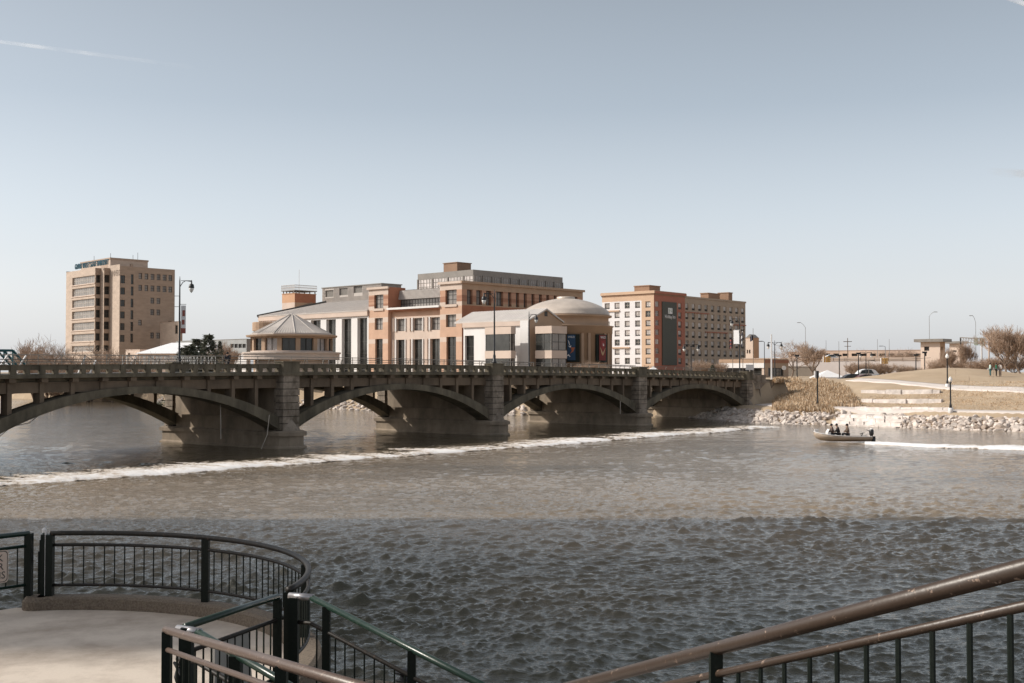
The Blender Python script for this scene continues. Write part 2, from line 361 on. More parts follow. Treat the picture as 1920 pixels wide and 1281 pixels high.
tag(mb.build('water', water_m), 'still backwater beyond the choppy river reach', None, kind='structure')
mb = MB(); mb.add([(-3000, -900, -3), (3000, -900, -3), (3000, 2500, -3), (-3000, 2500, -3)], [(0, 1, 2, 3)])
tag(mb.build('riverbed', M('river_mud', (0.12, 0.09, 0.06), 0.9, 0.2, 0.5)), 'muddy bed under the river', None, kind='structure')

def foam_mat(name, cut, white=(0.86, 0.84, 0.83), sx=(1, 1, 1)):
    m = bpy.data.materials.new(name); m.use_nodes = True; n = m.node_tree; b = n.nodes['Principled BSDF']
    b.inputs['Roughness'].default_value = 0.7
    geo = n.nodes.new('ShaderNodeNewGeometry'); mp = n.nodes.new('ShaderNodeMapping'); mp.inputs['Scale'].default_value = sx
    n.links.new(geo.outputs['Position'], mp.inputs[0])
    z = n.nodes.new('ShaderNodeTexNoise'); z.inputs['Scale'].default_value = 1.5; z.inputs['Detail'].default_value = 9; z.inputs['Roughness'].default_value = 0.78
    n.links.new(mp.outputs[0], z.inputs['Vector'])
    at_ = n.nodes.new('ShaderNodeAttribute'); at_.attribute_name = 'dens'
    ad = n.nodes.new('ShaderNodeMath'); ad.operation = 'ADD'; n.links.new(z.outputs['Fac'], ad.inputs[0]); n.links.new(at_.outputs['Fac'], ad.inputs[1])
    r1 = n.nodes.new('ShaderNodeMapRange'); r1.inputs[1].default_value = cut; r1.inputs[2].default_value = cut + 0.04; n.links.new(ad.outputs[0], r1.inputs[0])
    n.links.new(r1.outputs[0], b.inputs['Alpha'])
    r2 = n.nodes.new('ShaderNodeValToRGB'); r2.color_ramp.elements[0].position = 0.0; r2.color_ramp.elements[1].position = 1.0
    r2.color_ramp.elements[0].color = (0.50, 0.40, 0.30, 1); r2.color_ramp.elements[1].color = (*white, 1)
    r3 = n.nodes.new('ShaderNodeMapRange'); r3.inputs[1].default_value = cut + 0.02; r3.inputs[2].default_value = cut + 0.20; n.links.new(ad.outputs[0], r3.inputs[0])
    n.links.new(r3.outputs[0], r2.inputs[0]); n.links.new(r2.outputs[0], b.inputs['Base Color'])
    bp = n.nodes.new('ShaderNodeBump'); bp.inputs['Distance'].default_value = 0.12; n.links.new(z.outputs['Fac'], bp.inputs['Height']); n.links.new(bp.outputs[0], b.inputs['Normal'])
    return m
def vnoise(x, seed):                               # smooth 1-D noise
    rng = np.random.RandomState(seed); t = rng.rand(4000); i = np.floor(x).astype(int) % 3999; f = x - np.floor(x); f = f * f * (3 - 2 * f)
    return t[i] * (1 - f) + t[i + 1] * f
def foam_strip(name, path, nv, wid, hum, mat, seed, label, taper=None, amp=.31, pw=1.25):
    path = np.array(path, float); seg = np.hypot(*np.diff(path, axis=0).T); cs = np.concatenate([[0], np.cumsum(seg)])
    n = int(cs[-1] / 0.16); s = np.linspace(0, cs[-1], n); px = np.interp(s, cs, path[:, 0]); py = np.interp(s, cs, path[:, 1])
    tx = np.gradient(px); ty = np.gradient(py); l = np.hypot(tx, ty); nx_, ny_ = -ty / l, tx / l
    u = np.linspace(0, 1, nv)
    wid_s = wid(s / cs[-1]) if callable(wid) else np.full(n, wid)
    front = -0.9 * vnoise(s / 3.1, seed) - 0.35 * vnoise(s / 0.8, seed + 1)
    offs = front[:, None] * (1 - u[None]) + u[None] * (wid_s[:, None] + front[:, None] * 0.3)
    X = px[:, None] + nx_[:, None] * offs; Y = py[:, None] + ny_[:, None] * offs
    rn = np.random.RandomState(seed).rand(n, nv)
    Zf = 0.05 + hum * (np.exp(-((u[None] - 0.3) / 0.3) ** 2)) * (0.6 + 0.8 * vnoise(s / 1.3, seed + 2)[:, None]) + 0.05 * rn * (hum > 0)
    ed = np.clip(np.minimum(u / 0.10, (1 - u) / 0.12), 0, 1)[None] ** 0.7; Zf = Zf * ed - 0.16 * (1 - ed)
    o = grid_obj(name, X, Y, Zf, mat)
    dn = (amp * np.clip(1.08 - u, 0, 1)[None] ** pw * np.ones((n, 1)) + 0.20 * vnoise(s / 2.3, seed + 3)[:, None] + 0.16 * vnoise(s / 0.7, seed + 7)[:, None] - 0.17)
    dn = dn * np.clip(np.minimum(u / 0.06, (1 - u) / 0.1), 0, 1)[None] - 0.35 * (1 - np.clip(np.minimum(u / 0.06, (1 - u) / 0.1), 0, 1)[None])
    if taper is not None: dn = dn - taper(s / cs[-1])[:, None]
    at_ = o.data.attributes.new('dens', 'FLOAT', 'POINT'); at_.data.foreach_set('value', dn.ravel().astype(np.float32))
    return tag(o, label, None, kind='stuff')
weir = [wat(-700, 960), wat(-300, 928), wat(0, 911), wat(200, 897), wat(340, 888), wat(560, 870), wat(740, 857), wat(860, 848), wat(1000, 838), wat(1200, 822), wat(1300, 814), wat(1400, 806), wat(1475, 801)]
foam_strip('foam', [(p.x, p.y) for p in weir], 30, lambda t: 7.5 - 1.0 * t, 0.09, foam_mat('weir_foam', 0.635), 5,
           'long white line of broken water over the low weir in front of the bridge', taper=lambda t: 0.35 * np.clip((t - 0.975) / 0.025, 0, 1))
wake = [wat(2300, 862, 0), wat(1920, 845, 0), wat(1780, 840, 0), wat(1680, 835, 0), wat(1622, 832.5, 0)]
foam_strip('wake', [(p.x, p.y) for p in wake][::-1], 24, lambda t: 0.5 + 9.5 * np.clip(t * 1.6, 0, 1), 0.10, foam_mat('wake_foam', 0.70, (0.9, 0.9, 0.92)), 21,
           'white spray wake trailing behind the small motorboat', amp=.50, pw=.75)

# ------------------------------------------------------------------ the arch bridge
def zt(k): return 6.42 - 0.112 * (k - 0.4) ** 2     # top of the parapet
def B(k, off, z): p = N0 + k * ST + off * PD; return (p[0], p[1], z)
def bbox(mb, k0, k1, o0, o1, d0, d1, m=0, n=1, absz=False, d0b=None):
    for i in range(n):
        a = k0 + (k1 - k0) * i / n; b = k0 + (k1 - k0) * (i + 1) / n
        za, zb = (0, 0) if absz else (zt(a), zt(b))
        mb.hexa([B(a, o0, za + d0), B(b, o0, zb + d0), B(b, o1, zb + d0), B(a, o1, za + d0), B(a, o0, za + d1), B(b, o0, zb + d1), B(b, o1, zb + d1), B(a, o1, za + d1)], m)
bo = B(0.5, 7, 0)
bridge = thing('arch_bridge', bo, 'long weathered concrete arch bridge crossing the river', 'bridge')
K0, K1 = -2, 3
hw = 0.8 / SL                                      # half pillar width in k
mb = MB()
bbox(mb, K0 - 0.4, K1 + 0.42, 0.55, W - 0.55, -1.08, -0.62, 0, 40)
mb.build('deck', concrete, bridge, bo)
mb = MB(); bbox(mb, K0 - 0.4, K1 + 0.42, 2.3, W - 2.3, -0.60, -0.58, 0, 40); mb.build('roadway', asphalt, bridge, bo)
for k in range(K0, K1):
    a, b = k + hw, k + 1 - hw
    mb = MB()                                      # near parapet of one span, with its row of slots
    bbox(mb, a, b, -0.20, 0.54, -0.84, -0.622, 0, 12)             # cornice
    bbox(mb, a, b, -0.06, 0.20, -0.615, -0.57, 0, 12)
    bbox(mb, a, b, -0.06, 0.20, -0.31, -0.02, 0, 12)
    bbox(mb, a, b, -0.11, 0.24, -0.018, 0.03, 0, 12)
    n = 24
    for i in range(n):
        c0 = a + (b - a) * i / n; c1 = a + (b - a) * (i + 1) / n; wv = (c1 - c0)
        # solid pieces between the slots, sides splayed
        l0, l1 = c0 + wv * 0.17, c1 - wv * 0.17
        bbox(mb, c0, l0, -0.06, 0.20, -0.57, -0.31); bbox(mb, l1, c1, -0.06, 0.20, -0.57, -0.31)
        if i % 2 == 0 and i: bbox(mb, c0 - 0.008, c0 + 0.008, -0.12, -0.062, -0.6, -0.02)
    mb.build('parapet', concrete, bridge, bo)
    mb = MB()                                      # edge beam under the cornice
    bbox(mb, a, b, 0.42, 0.80, -1.78, -1.09, 0, 12); mb.build('edge_beam', concrete_pan, bridge, bo)
    mb = MB(); bbox(mb, a, b, W - 0.8, W - 0.42, -1.78, -1.09, 0, 12); mb.build('edge_beam', concrete_pan, bridge, bo)
    mb = MB()                                      # far parapet is a low kerb under an open railing
    bbox(mb, a, b, W - 0.54, W + 0.1, -0.84, -0.605, 0, 12); mb.build('far_kerb', concrete, bridge, bo)
    # arch ribs
    zc = {-2: 4.2, -1: 4.36, 0: 4.35, 1: 4.16, 2: 3.92}[k]; zs_ = 1.42; Lh = (b - a) / 2 * SL; rise = zc - zs_
    Ri = (Lh ** 2 + rise ** 2) / (2 * rise); th1 = math.asin(Lh / Ri)
    mid = (a + b) / 2
    def arc(t, thick):                             # t -1..1
        th = th1 * t; r = Ri + thick
        return mid + r * math.sin(th) / SL, zc - Ri + r * math.cos(th)
    def tk(t): return 0.46 + 0.42 * abs(t) ** 1.5
    for o0, o1 in ((0.0, 1.5), (W - 1.5, W)):
        mb = MB(); n = 28
        for i in range(n):
            t0, t1 = -1 + 2 * i / n, -1 + 2 * (i + 1) / n
            ka, za = arc(t0, 0); kb, zb = arc(t1, 0); kc, zc_ = arc(t0, tk(t0)); kd, zd = arc(t1, tk(t1))
            mb.hexa([B(ka, o0, za), B(kb, o0, zb), B(kb, o1, zb), B(ka, o1, za), B(kc, o0, zc_), B(kd, o0, zd), B(kd, o1, zd), B(kc, o1, zc_)], 0)
            if o0 == 0.0:                          # projecting lip along the soffit edge
                ke, ze = arc(t0, 0.07); kf, zf = arc(t1, 0.07)
                mb.hexa([B(ka, -0.05, za - 0.004), B(kb, -0.05, zb - 0.004), B(kb, -0.002, zb - 0.004), B(ka, -0.002, za - 0.004), B(ke, -0.05, ze), B(kf, -0.05, zf), B(kf, -0.002, zf), B(ke, -0.002, ze)], 0)
        mb.build('arch_rib', concrete, bridge, bo)
    def top_z(kk):
        x = (kk - mid) * SL; t = max(-1, min(1, math.asin(max(-1, min(1, x / (Ri + 0.6)))) / th1))
        return arc(t, tk(t))[1]
    for j in range(10):
        kk = k + 0.110 + j * 0.0865
        for o0, o1, nm in ((0.30, 1.1, 0), (W - 1.1, W - 0.30, 1)):
            mb = MB(); z0 = top_z(kk) - 0.12; z1 = zt(kk) - 1.10
            if z1 - z0 < 0.3: continue
            if nm == 0 or z1 - z0 > 0.9:
                bbox(mb, kk - 0.006, kk + 0.006, o0, o1, z0, z1, 0, 1, True)
                if nm == 0: bbox(mb, kk - 0.009, kk + 0.009, -0.05, 0.45, zt(kk) - 1.095, zt(kk) - 0.845, 0, 1, True)
                mb.build('spandrel_column', concrete_pan, bridge, bo)
    # near handrail
    mb = MB(); n = 24
    for dz, r in ((0.36, 0.03), (0.20, 0.022)):
        mb.tube([B(a + (b - a) * i / 12, 0.0, zt(a + (b - a) * i / 12) + dz) for i in range(13)], r, 6)
    hr = mb.build('handrail', rail_grey, bridge, bo)
    for i in range(12):
        kk = a + (b - a) * (i + 0.5) / 12; mb = MB(); z = zt(kk)
        mb.tube([B(kk, 0.12, z + 0.03), B(kk, 0.16, z + 0.14), B(kk, 0.08, z + 0.27), B(kk, -0.01, z + 0.37)], 0.04, 5)
        mb.build('post', rail_grey, hr, bo)
    mb = MB()                                      # far railing with mesh panels
    for dz, r in ((0.78, 0.035), (-0.35, 0.03), (0.2, 0.02)):
        mb.tube([B(a + (b - a) * i / 12, W - 0.1, zt(a + (b - a) * i / 12) + dz) for i in range(13)], r, 5)
    for i in range(13):
        kk = a + (b - a) * i / 12; mb.tube([B(kk, W - 0.1, zt(kk) - 0.5), B(kk, W - 0.1, zt(kk) + 0.84)], 0.04, 5)
        if k < 0 and i < 12:
            k2 = a + (b - a) * (i + 1) / 12; mb.tube([B(kk, W - 0.1, zt(kk) + 0.76), B(k2, W - 0.1, zt(k2) - 0.33)], 0.028, 4)
    mb.build('far_railing', tan_metal, bridge, bo)
def frame_poly(k, pts):                            # pts (along metres, off metres)
    return [tuple(N0 + k * ST + a * TD + o * PD) for a, o in pts]
for k in range(K0, K1 + 1):
    def nose(w, e0, e1): return [(-w, e0 + 0.75), (-w * 0.55, e0 + 0.15), (0, e0), (w * 0.55, e0 + 0.15), (w, e0 + 0.75), (w, e1 - 0.75), (w * 0.5, e1 - 0.1), (-w * 0.5, e1 - 0.1), (-w, e1 - 0.75)]
    mb = MB()
    mb.prism(frame_poly(k, nose(1.38, -1.35, W + 1.05)), -2.5, 0.10, 1)
    mb.prism(frame_poly(k, nose(1.36, -1.33, W + 1.03)), 0.10, 0.22, 0, frame_poly(k, nose(1.24, -1.2, W + .9)))
    mb.prism(frame_poly(k, nose(1.22, -1.18, W + .88)), 0.22, 0.96, 0)
    mb.prism(frame_poly(k, nose(1.38, -1.35, W + 1.05)), 0.96, 1.24, 0)
    mb.prism(frame_poly(k, nose(1.34, -1.31, W + 1.0)), 1.24, 1.34, 0, frame_poly(k, nose(1.2, -1.15, W + .85)))
    mb.build('pier_base', [pier_c, pier_c], bridge, bo)
    mb = MB(); z1 = zt(k) - 1.09
    mb.prism(frame_poly(k, [(-1.05, 1.52), (1.05, 1.52), (1.05, W - 1.52), (-1.05, W - 1.52)]), 1.34, 2.35, 0)
    mb.prism(frame_poly(k, [(-0.62, 0.62), (0.62, 0.62), (0.62, W - 0.62), (-0.62, W - 0.62)]), 2.35, z1, 0)
    mb.build('pier_wall', pier_c, bridge, bo)
    for o0, o1, sg in ((-0.42, 0.62, 1), (W - 0.62, W + 0.42, -1)):
        mb = MB(); z = 1.34; hgt = (zt(k) - 0.86 - 1.34); nrow = 8
        for i in range(nrow):
            za = 1.34 + hgt * i / nrow; zb = 1.34 + hgt * (i + 1) / nrow
            mb.prism(frame_poly(k, [(-0.72, o0 + 0.07), (0.72, o0 + 0.07), (0.72, o1 - 0.07), (-0.72, o1 - 0.07)]), za, za + 0.055, 1)
            j = 0.80 + random.uniform(-0.02, 0.015); oo = random.uniform(-.02, .02) * sg
            mb.prism(frame_poly(k, [(-j, o0 + oo), (j, o0 + oo), (j, o1 + oo), (-j, o1 + oo)]), za + 0.055, zb, 0)
        mb.build('pillar', [stonework, mortar], bridge, bo)
        mb = MB(); z = zt(k)
        mb.prism(frame_poly(k, [(-0.95, o0 - 0.1), (0.95, o0 - 0.1), (0.95, o1), (-0.95, o1)]), z - 0.86, z - 0.62, 0)
        mb.prism(frame_poly(k, [(-0.80, o0), (0.80, o0), (0.80, o1 - 0.05), (-0.80, o1 - 0.05)]), z - 0.62, z + 0.14, 0)
        mb.prism(frame_poly(k, [(-0.86, o0 - 0.06), (0.86, o0 - 0.06), (0.86, o1 - 0.02), (-0.86, o1 - 0.02)]), z + 0.14, z + 0.24, 0)
        mb.build('pillar_cap', concrete, bridge, bo)
    mb = MB(); p = frame_poly(k, [(-0.92, -0.43), (0, -1.1), (0.92, -0.43)]); a_ = frame_poly(k, [(0, -0.43)])[0]
    mb.add([(*p[0], 1.34), (*p[1], 1.34), (*p[2], 1.34), (*a_, 2.25)], [(0, 1, 3), (1, 2, 3), (2, 0, 3), (2, 1, 0)]); mb.build('cutwater', stonework, bridge, bo)
# abutment walls on the far bank
mb = MB(); dz0 = -2.5
kd0, kd1 = 3.045, 3.125
f = Face(B(3.035, -0.05, 0)[:2], B(3.20, -0.05, 0)[:2])
facade(mb, f, 0, f.L, 0.2, 5.45, [((kd0 - 3.035) * SL, (kd1 - 3.035) * SL, 1.3, 3.62)], 0.5)
mb.hexa([f.P(0, 0.5, 3.62), f.P(f.L, 0.5, 3.62), f.P(f.L, 0.9, 3.62), f.P(0, 0.9, 3.62), f.P(0, 0.5, 5.449), f.P(f.L, 0.5, 5.449), f.P(f.L, 0.9, 5.449), f.P(0, 0.9, 5.449)])
mb.add([f.P(0, 0, 5.45), f.P(f.L, 0, 5.45), f.P(f.L, 0.9, 5.45), f.P(0, 0.9, 5.45)], [(0, 1, 2, 3)])
pbox(mb, f, -0.1, f.L + 0.1, -0.12, -0.003, 4.45, 4.65)
pbox(mb, f, 0.12, 0.24, -0.14, -0.003, 1.4, 3.85); pbox(mb, f, 2.24, 2.36, -0.14, -0.003, 1.4, 3.85); pbox(mb, f, 0.242, 2.238, -0.14, -0.003, 3.66, 3.85)
mb.add([f.P(f.L, 0, 0.2), f.P(f.L, 3, 0.2), f.P(f.L, 3, 5.45), f.P(f.L, 0, 5.45)], [(0, 1, 2, 3)])
for s0, s1 in ((0.0, 0.24), (2.22, 2.42)): pbox(mb, f, s0, s1, 0.52, 8, 1.3, 3.6)
pbox(mb, f, 0, 2.4, 8, 8.2, 1.3, 3.6)
mb.build('abutment', stonework, bridge, bo)
mb = MB(); pbox(mb, f, 0.25, 2.2, 0.9, 1.0, 1.3, 3.6); mb.build('tunnel_gate', M('dark_green_gate', (0.012, 0.03, 0.026), 0.6, 0.2, 3), bridge, bo)
wing = MB(); f2 = Face(B(3.202, 0.1, 0)[:2], B(3.42, 0.1, 0)[:2])
for i in range(12):
    s0, s1 = f2.L * i / 12, f2.L * (i + 1) / 12; z0, z1 = 4.75 - 0.3 * i / 12, 4.75 - 0.3 * (i + 1) / 12
    wing.hexa([f2.P(s0, 0, 0.5), f2.P(s1, 0, 0.5), f2.P(s1, 0.5, 0.5), f2.P(s0, 0.5, 0.5), f2.P(s0, 0, z0), f2.P(s1, 0, z1), f2.P(s1, 0.5, z1), f2.P(s0, 0.5, z0)])
wo_ = wing.build('retaining_wall', stonework, None, (f2.A.x, f2.A.y, 1)); tag(wo_, 'grey concrete wing wall running from the bridge end into the dry grass', 'wall')
# near-side end of the bridge (left of the frame)
mb = MB(); bbox(mb, -2.5, -2.03, 0.2, W - 0.2, -8.5, -0.63, 0, 1); mb.build('abutment', concrete, bridge, bo)
# cables hanging from the arch
def cable(pts, label):
    mb = MB(); mb.tube(pts, 0.025, 4); o = mb.build('hanging_cable', frame_b, None, pts[0]); tag(o, label, 'cable', 'cables hanging from the bridge')
q = wat(413, 762, 0); Yk = 83.5
cable([at(413, 757, 86.0), at(414, 790, 86.0), at(414, 823, 86.0)], 'pale cable hanging straight down under the left arch beside the first full pier')
cable([at(505, 778, 86.0), at(501, 815, 86.0), at(490, 842, 86.0)], 'slack thin cable slanting into the water at the first full pier')
cable([at(85, 770, 76.8), at(55, 793, 76.8), at(22, 800, 76.8), at(0, 818, 76.8), at(-30, 840, 76.8)], 'loose cable drooping under the left end of the first arch')
mb = MB(); mb.tube([at(1163, 752, 119.5), at(1163, 777, 119.5)], 0.03, 4)
tag(mb.build('hanging_cable', frame_b, None, at(1163, 752, 119.5)), 'short pale cable hanging in the third arch near its right pier', 'cable', 'cables hanging from the bridge')

# ------------------------------------------------------------------ street lamps
def lamp(name, loc, H, heads, label, group, rz=0.0, banner=False):
    """ornate black pole with one or two hanging teardrop heads"""
    t = thing(name, loc, label, 'street lamp', group, rz)
    mb = MB(); mb.lathe((0, 0, 0), [(0.22, 0), (0.22, 0.15), (0.15, 0.2), (0.13, 0.7), (0.085, 0.85), (0.075, H * 0.6), (0.05, H - 0.15), (0.02, H + 0.25)], 8)
    mb.build('pole', black_m, t, None, True)
    for sx in heads:
        mb = MB()
        mb.tube([(0, 0, H * 0.91), (sx * 0.25, 0, H * 0.965), (sx * 0.5, 0, H * 0.985), (sx * 0.98, 0, H * 0.975)], 0.035, 5)
        mb.tube([(sx * 0.1, 0, H * 0.985), (sx * 0.98, 0, H * 0.985)], 0.022, 4)
        mb.build('arm', black_m, t)
        mb = MB(); mb.lathe((sx * 0.98, 0, H * 0.985), [(0.03, 0.05), (0.06, -0.05), (0.07, -0.25), (0.20, -0.33), (0.24, -0.58), (0.235, -0.62)][::-1], 10); h = mb.build('lamp_head', black_m, t, None, True)
        mb = MB(); mb.lathe((sx * 0.98, 0, H * 0.985), [(0.02, -1.02), (0.13, -0.9), (0.20, -0.72), (0.215, -0.625)], 10); mb.build('globe', globe_m, h, None, True)
    return t
lp = B(1, 0.05, zt(1) + 0.24); lamp('street_lamp', lp, 6.6, [-1], 'black street lamp standing on the middle bridge pier, head to the left', 'street lamps along the bridge', R(10))
lp = B(0, W, zt(0) - 0.1); l1 = lamp('street_lamp', (at(336, 690, lp[1]).x, lp[1], lp[2]), 7.3, [1], 'tall black street lamp right of the brick tower carrying a narrow banner', 'street lamps along the bridge')
mb = MB(); mb.box(0.12, 0.52, -0.015, 0.015, 3.2, 5.1, 0); mb.box(0.12, 0.52, -0.016, 0.016, 2.75, 3.195, 1); mb.box(0.2, 0.42, -0.03, -0.017, 3.5, 3.9, 1); mb.box(0.24, 0.46, -0.03, -0.017, 4.2, 4.7, 1)
mb.build('banner', [white_p, cloth('banner_red', (0.30, 0.10, 0.08))], l1)
mb = MB(); mb.tube([(0, 0, 5.2), (0.56, 0, 5.2)], 0.02, 4); mb.tube([(0, 0, 5.0), (-0.45, 0, 5.0)], 0.02, 4); mb.tube([(0, 0, 5.9), (-0.45, 0, 5.9)], 0.02, 4); mb.build('bracket', black_m, l1)
lp = B(2, W, zt(2) - 0.1); lamp('street_lamp', (at(992, 690, lp[1]).x, lp[1], lp[2]), 6.6, [0.85], 'slender black street lamp in front of the gable, head to the right', 'street lamps along the bridge')
def post_lamp_at(px, ytop, ybase, Y, heads, label): 
    zb = zat(px, ybase, Y); H = zat(px, ytop, Y) - zb
    return lamp('street_lamp', (at(px, ybase, Y).x, Y, zb), H, heads, label, 'street lamps along the bridge')
post_lamp_at(1296, 645, 712, 165, [-1, 1], 'double headed black street lamp in front of the red hotel corner')
post_lamp_at(1453, 641, 718, 175, [-1, 1], 'double headed black street lamp right of the white mast')
post_lamp_at(1624, 660, 712, 210, [-1, 1], 'double headed black street lamp behind the parked white car')
post_lamp_at(1387, 596, 712, 150, [-1], 'tallest single headed black street lamp in front of the tan hotel wing')

# ------------------------------------------------------------------ brick university tower
def uni_tower():
    C0 = Vector((at(177, 690, 400).x, 400)); aR, aL = 47.5, 133
    pts = [cross(C0, aL, 123), C0]
    p = cross(C0, aR, 188); pts.append(p); p = cross(p, aL, 194); pts.append(p); p = cross(p, aR, 205); pts.append(p)
    p = cross(p, aL, 223.5); pts.append(p); p = cross(p, aR, 327); pts.append(p)
    fs = [Face(a, b) for a, b in zip(pts[:-1], pts[1:])]
    org = Vector((C0.x + 8, C0.y + 20, GZ)); T = thing('office_tower', org, 'tall brown brick office tower with blue roof lettering at far left', 'office tower')
    top0 = fs[0].z(177, 502.5); top1 = fs[4].z(223, 495.5); topR = fs[5].z(327, 506)
    tops = [top0, top0 , top0, top0, top1, topR]
    # floor levels measured down the picture at the tower corner
    zr = [fs[0].z(177, y) for y in (515.5, 537, 559, 581, 603, 625, 647.5)]; zb = [fs[0].z(177, y) for y in (530, 552, 573.5, 595.5, 617.5, 639, 659)]
    wins = []; mb = MB()
    ops0 = []
    for a, b in zip(zr, zb): ops0.append((fs[0].s(134.5), fs[0].s(176.5), b, a))
    facade(mb, fs[0], 0, fs[0].L, GZ, tops[0], ops0, 0.5); wins += [(0, o, 12, 0.5, (glass_m, frame_b)) for o in ops0]
    ops1 = [(0.1, fs[1].L - 0.1, b, a) for a, b in zip(zr, zb)]
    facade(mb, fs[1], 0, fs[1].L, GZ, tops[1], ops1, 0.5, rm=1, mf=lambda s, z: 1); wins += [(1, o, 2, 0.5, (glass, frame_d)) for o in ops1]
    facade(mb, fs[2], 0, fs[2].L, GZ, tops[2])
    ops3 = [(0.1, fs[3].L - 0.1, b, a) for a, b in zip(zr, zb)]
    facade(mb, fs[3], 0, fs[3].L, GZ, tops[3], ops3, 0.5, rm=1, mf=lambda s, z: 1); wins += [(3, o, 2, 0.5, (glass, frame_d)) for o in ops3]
    facade(mb, fs[4], 0, fs[4].L, GZ, tops[4])
    g = fs[5]; ops5 = []
    def zc(y, px=224): return g.z(px, y)
    for y0, y1 in ((516, 531), (539, 552), (562, 574.5), (584, 597), (606, 619), (628, 641)):
        ops5.append((g.s(225), g.s(233.5), zc(y1), zc(y0)))
        ops5.append((g.s(244.5), g.s(249.5), zc(y1 + 1), zc(y0 - 3)))
    sq = []
    cols = [(258.8, 265.5), (270.3, 277), (281.5, 288.6), (293, 300), (304, 311.4), (315, 322)]
    for (y0, y1), cc in (((512, 523), range(6)), ((534, 545), range(6)), ((557, 568), (2, 3)), ((579, 590), (2, 3)), ((600, 610), (0, 5)), ((623, 634), (2, 3))):
        for c in cc: ops5.append((g.s(cols[c][0]), g.s(cols[c][1]), g.z(258, y1), g.z(258, y0)))
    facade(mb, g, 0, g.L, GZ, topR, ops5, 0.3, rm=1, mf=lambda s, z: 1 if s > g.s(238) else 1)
    for o in ops5: wins.append((5, o, 2 if o[1] - o[0] > 1.4 else 1, 0.3, (glass_m if o[0] > g.s(252) else glass, frame_d)))
    # roof and hidden back
    bk = Vector((pts[-1].x + pts[0].x - C0.x, pts[-1].y + pts[0].y - C0.y))
    mb.add([(pts[-1].x, pts[-1].y, GZ), (bk.x, bk.y, GZ), (bk.x, bk.y, topR), (pts[-1].x, pts[-1].y, topR)], [(0, 1, 2, 3)], 1)
    mb.add([(bk.x, bk.y, GZ), (pts[0].x, pts[0].y, GZ), (pts[0].x, pts[0].y, topR), (bk.x, bk.y, topR)], [(0, 1, 2, 3)])
    mb.add([(q.x, q.y, topR - 0.3) for q in pts] + [(bk.x, bk.y, topR - 0.3)], [tuple(range(len(pts) + 1))])
    # parapet rise of the pylon and slab over the bay
    mb.build('wall', [tower_br, tower_shade], T, org)
    # floor bands over the windows of the left face
    bmb = MB()
    for b in zb: pbox(bmb, fs[0], fs[0].s(133), fs[0].L, -0.22, -0.003, b - 0.35, b - 0.02)
    bmb.build('sill_band', cream, T, org)
    for i, o, nx, d, ms in wins:
        window(fs[i], o, d, T, [ms[1], ms[0]], nx, 2, 0.12 if nx > 2 else 0.16, origin=org)
    # penthouse
    q0 = fs[4].pt(fs[4].L, 9.0); q = Vector((at(206, 600, 412).x, 412))
    pL, pR = cross(q, aL, 150), cross(q, aR, 276); fl, fr = Face(pL, q), Face(q, pR)
    zt_ = fr.z(206, 483.5); mb = MB(); b4 = pL + pR - q
    mb.prism([tuple(pL), tuple(q), tuple(pR), tuple(b4)], top0 - 1.5, zt_, 0)
    pbox(mb, fl, -0.2, fl.L + 0.2, -0.2, -0.003, zt_ - 0.5, zt_ + 0.1, 1); pbox(mb, fr, -0.2, fr.L + 0.2, -0.2, -0.003, zt_ - 0.5, zt_ + 0.1, 1)
    pbox(mb, fl, fl.s(189), fl.s(200), -0.05, -0.004, top0, zt_ - 0.5, 1)
    pbox(mb, fr, fr.s(243), fr.s(247), -0.4, -0.01, zt_ - 2.6, zt_ - 1.6, 1)
    mb.build('penthouse', [tower_br, tower_shade], T, org)
    mb = MB()
    for px in (206, 257, 248, 175): a = cross(q, aR if px > 206 else aL, px); mb.tube([(a.x, a.y, zt_), (a.x, a.y, zt_ + (2.6 if px == 257 else 1.6))], 0.07, 4)
    mb.build('antenna', frame_d, T, org)
    me = text_mesh('GRAND VALLEY STATE UNIVERSITY', 2.7, 0.12)
    me.materials.append(M('sign_blue', (0.02, 0.09, 0.13), 0.5)); o = bpy.data.objects.new('lettering', me); C.objects.link(o); o.parent = T
    f0 = fs[0]; s0, s1 = f0.s(136), f0.s(199); mid = f0.pt((s0 + s1) / 2, 0.6)
    wd = max(v.co.x for v in me.vertices) - min(v.co.x for v in me.vertices); sc = (s1 - s0) / wd
    o.scale = (sc, 1.0, 1); o.rotation_euler = (math.pi / 2, 0, math.atan2(f0.t.y, f0.t.x))
    o.location = Vector((mid.x, mid.y, top0 + 1.45)) - org
uni_tower()

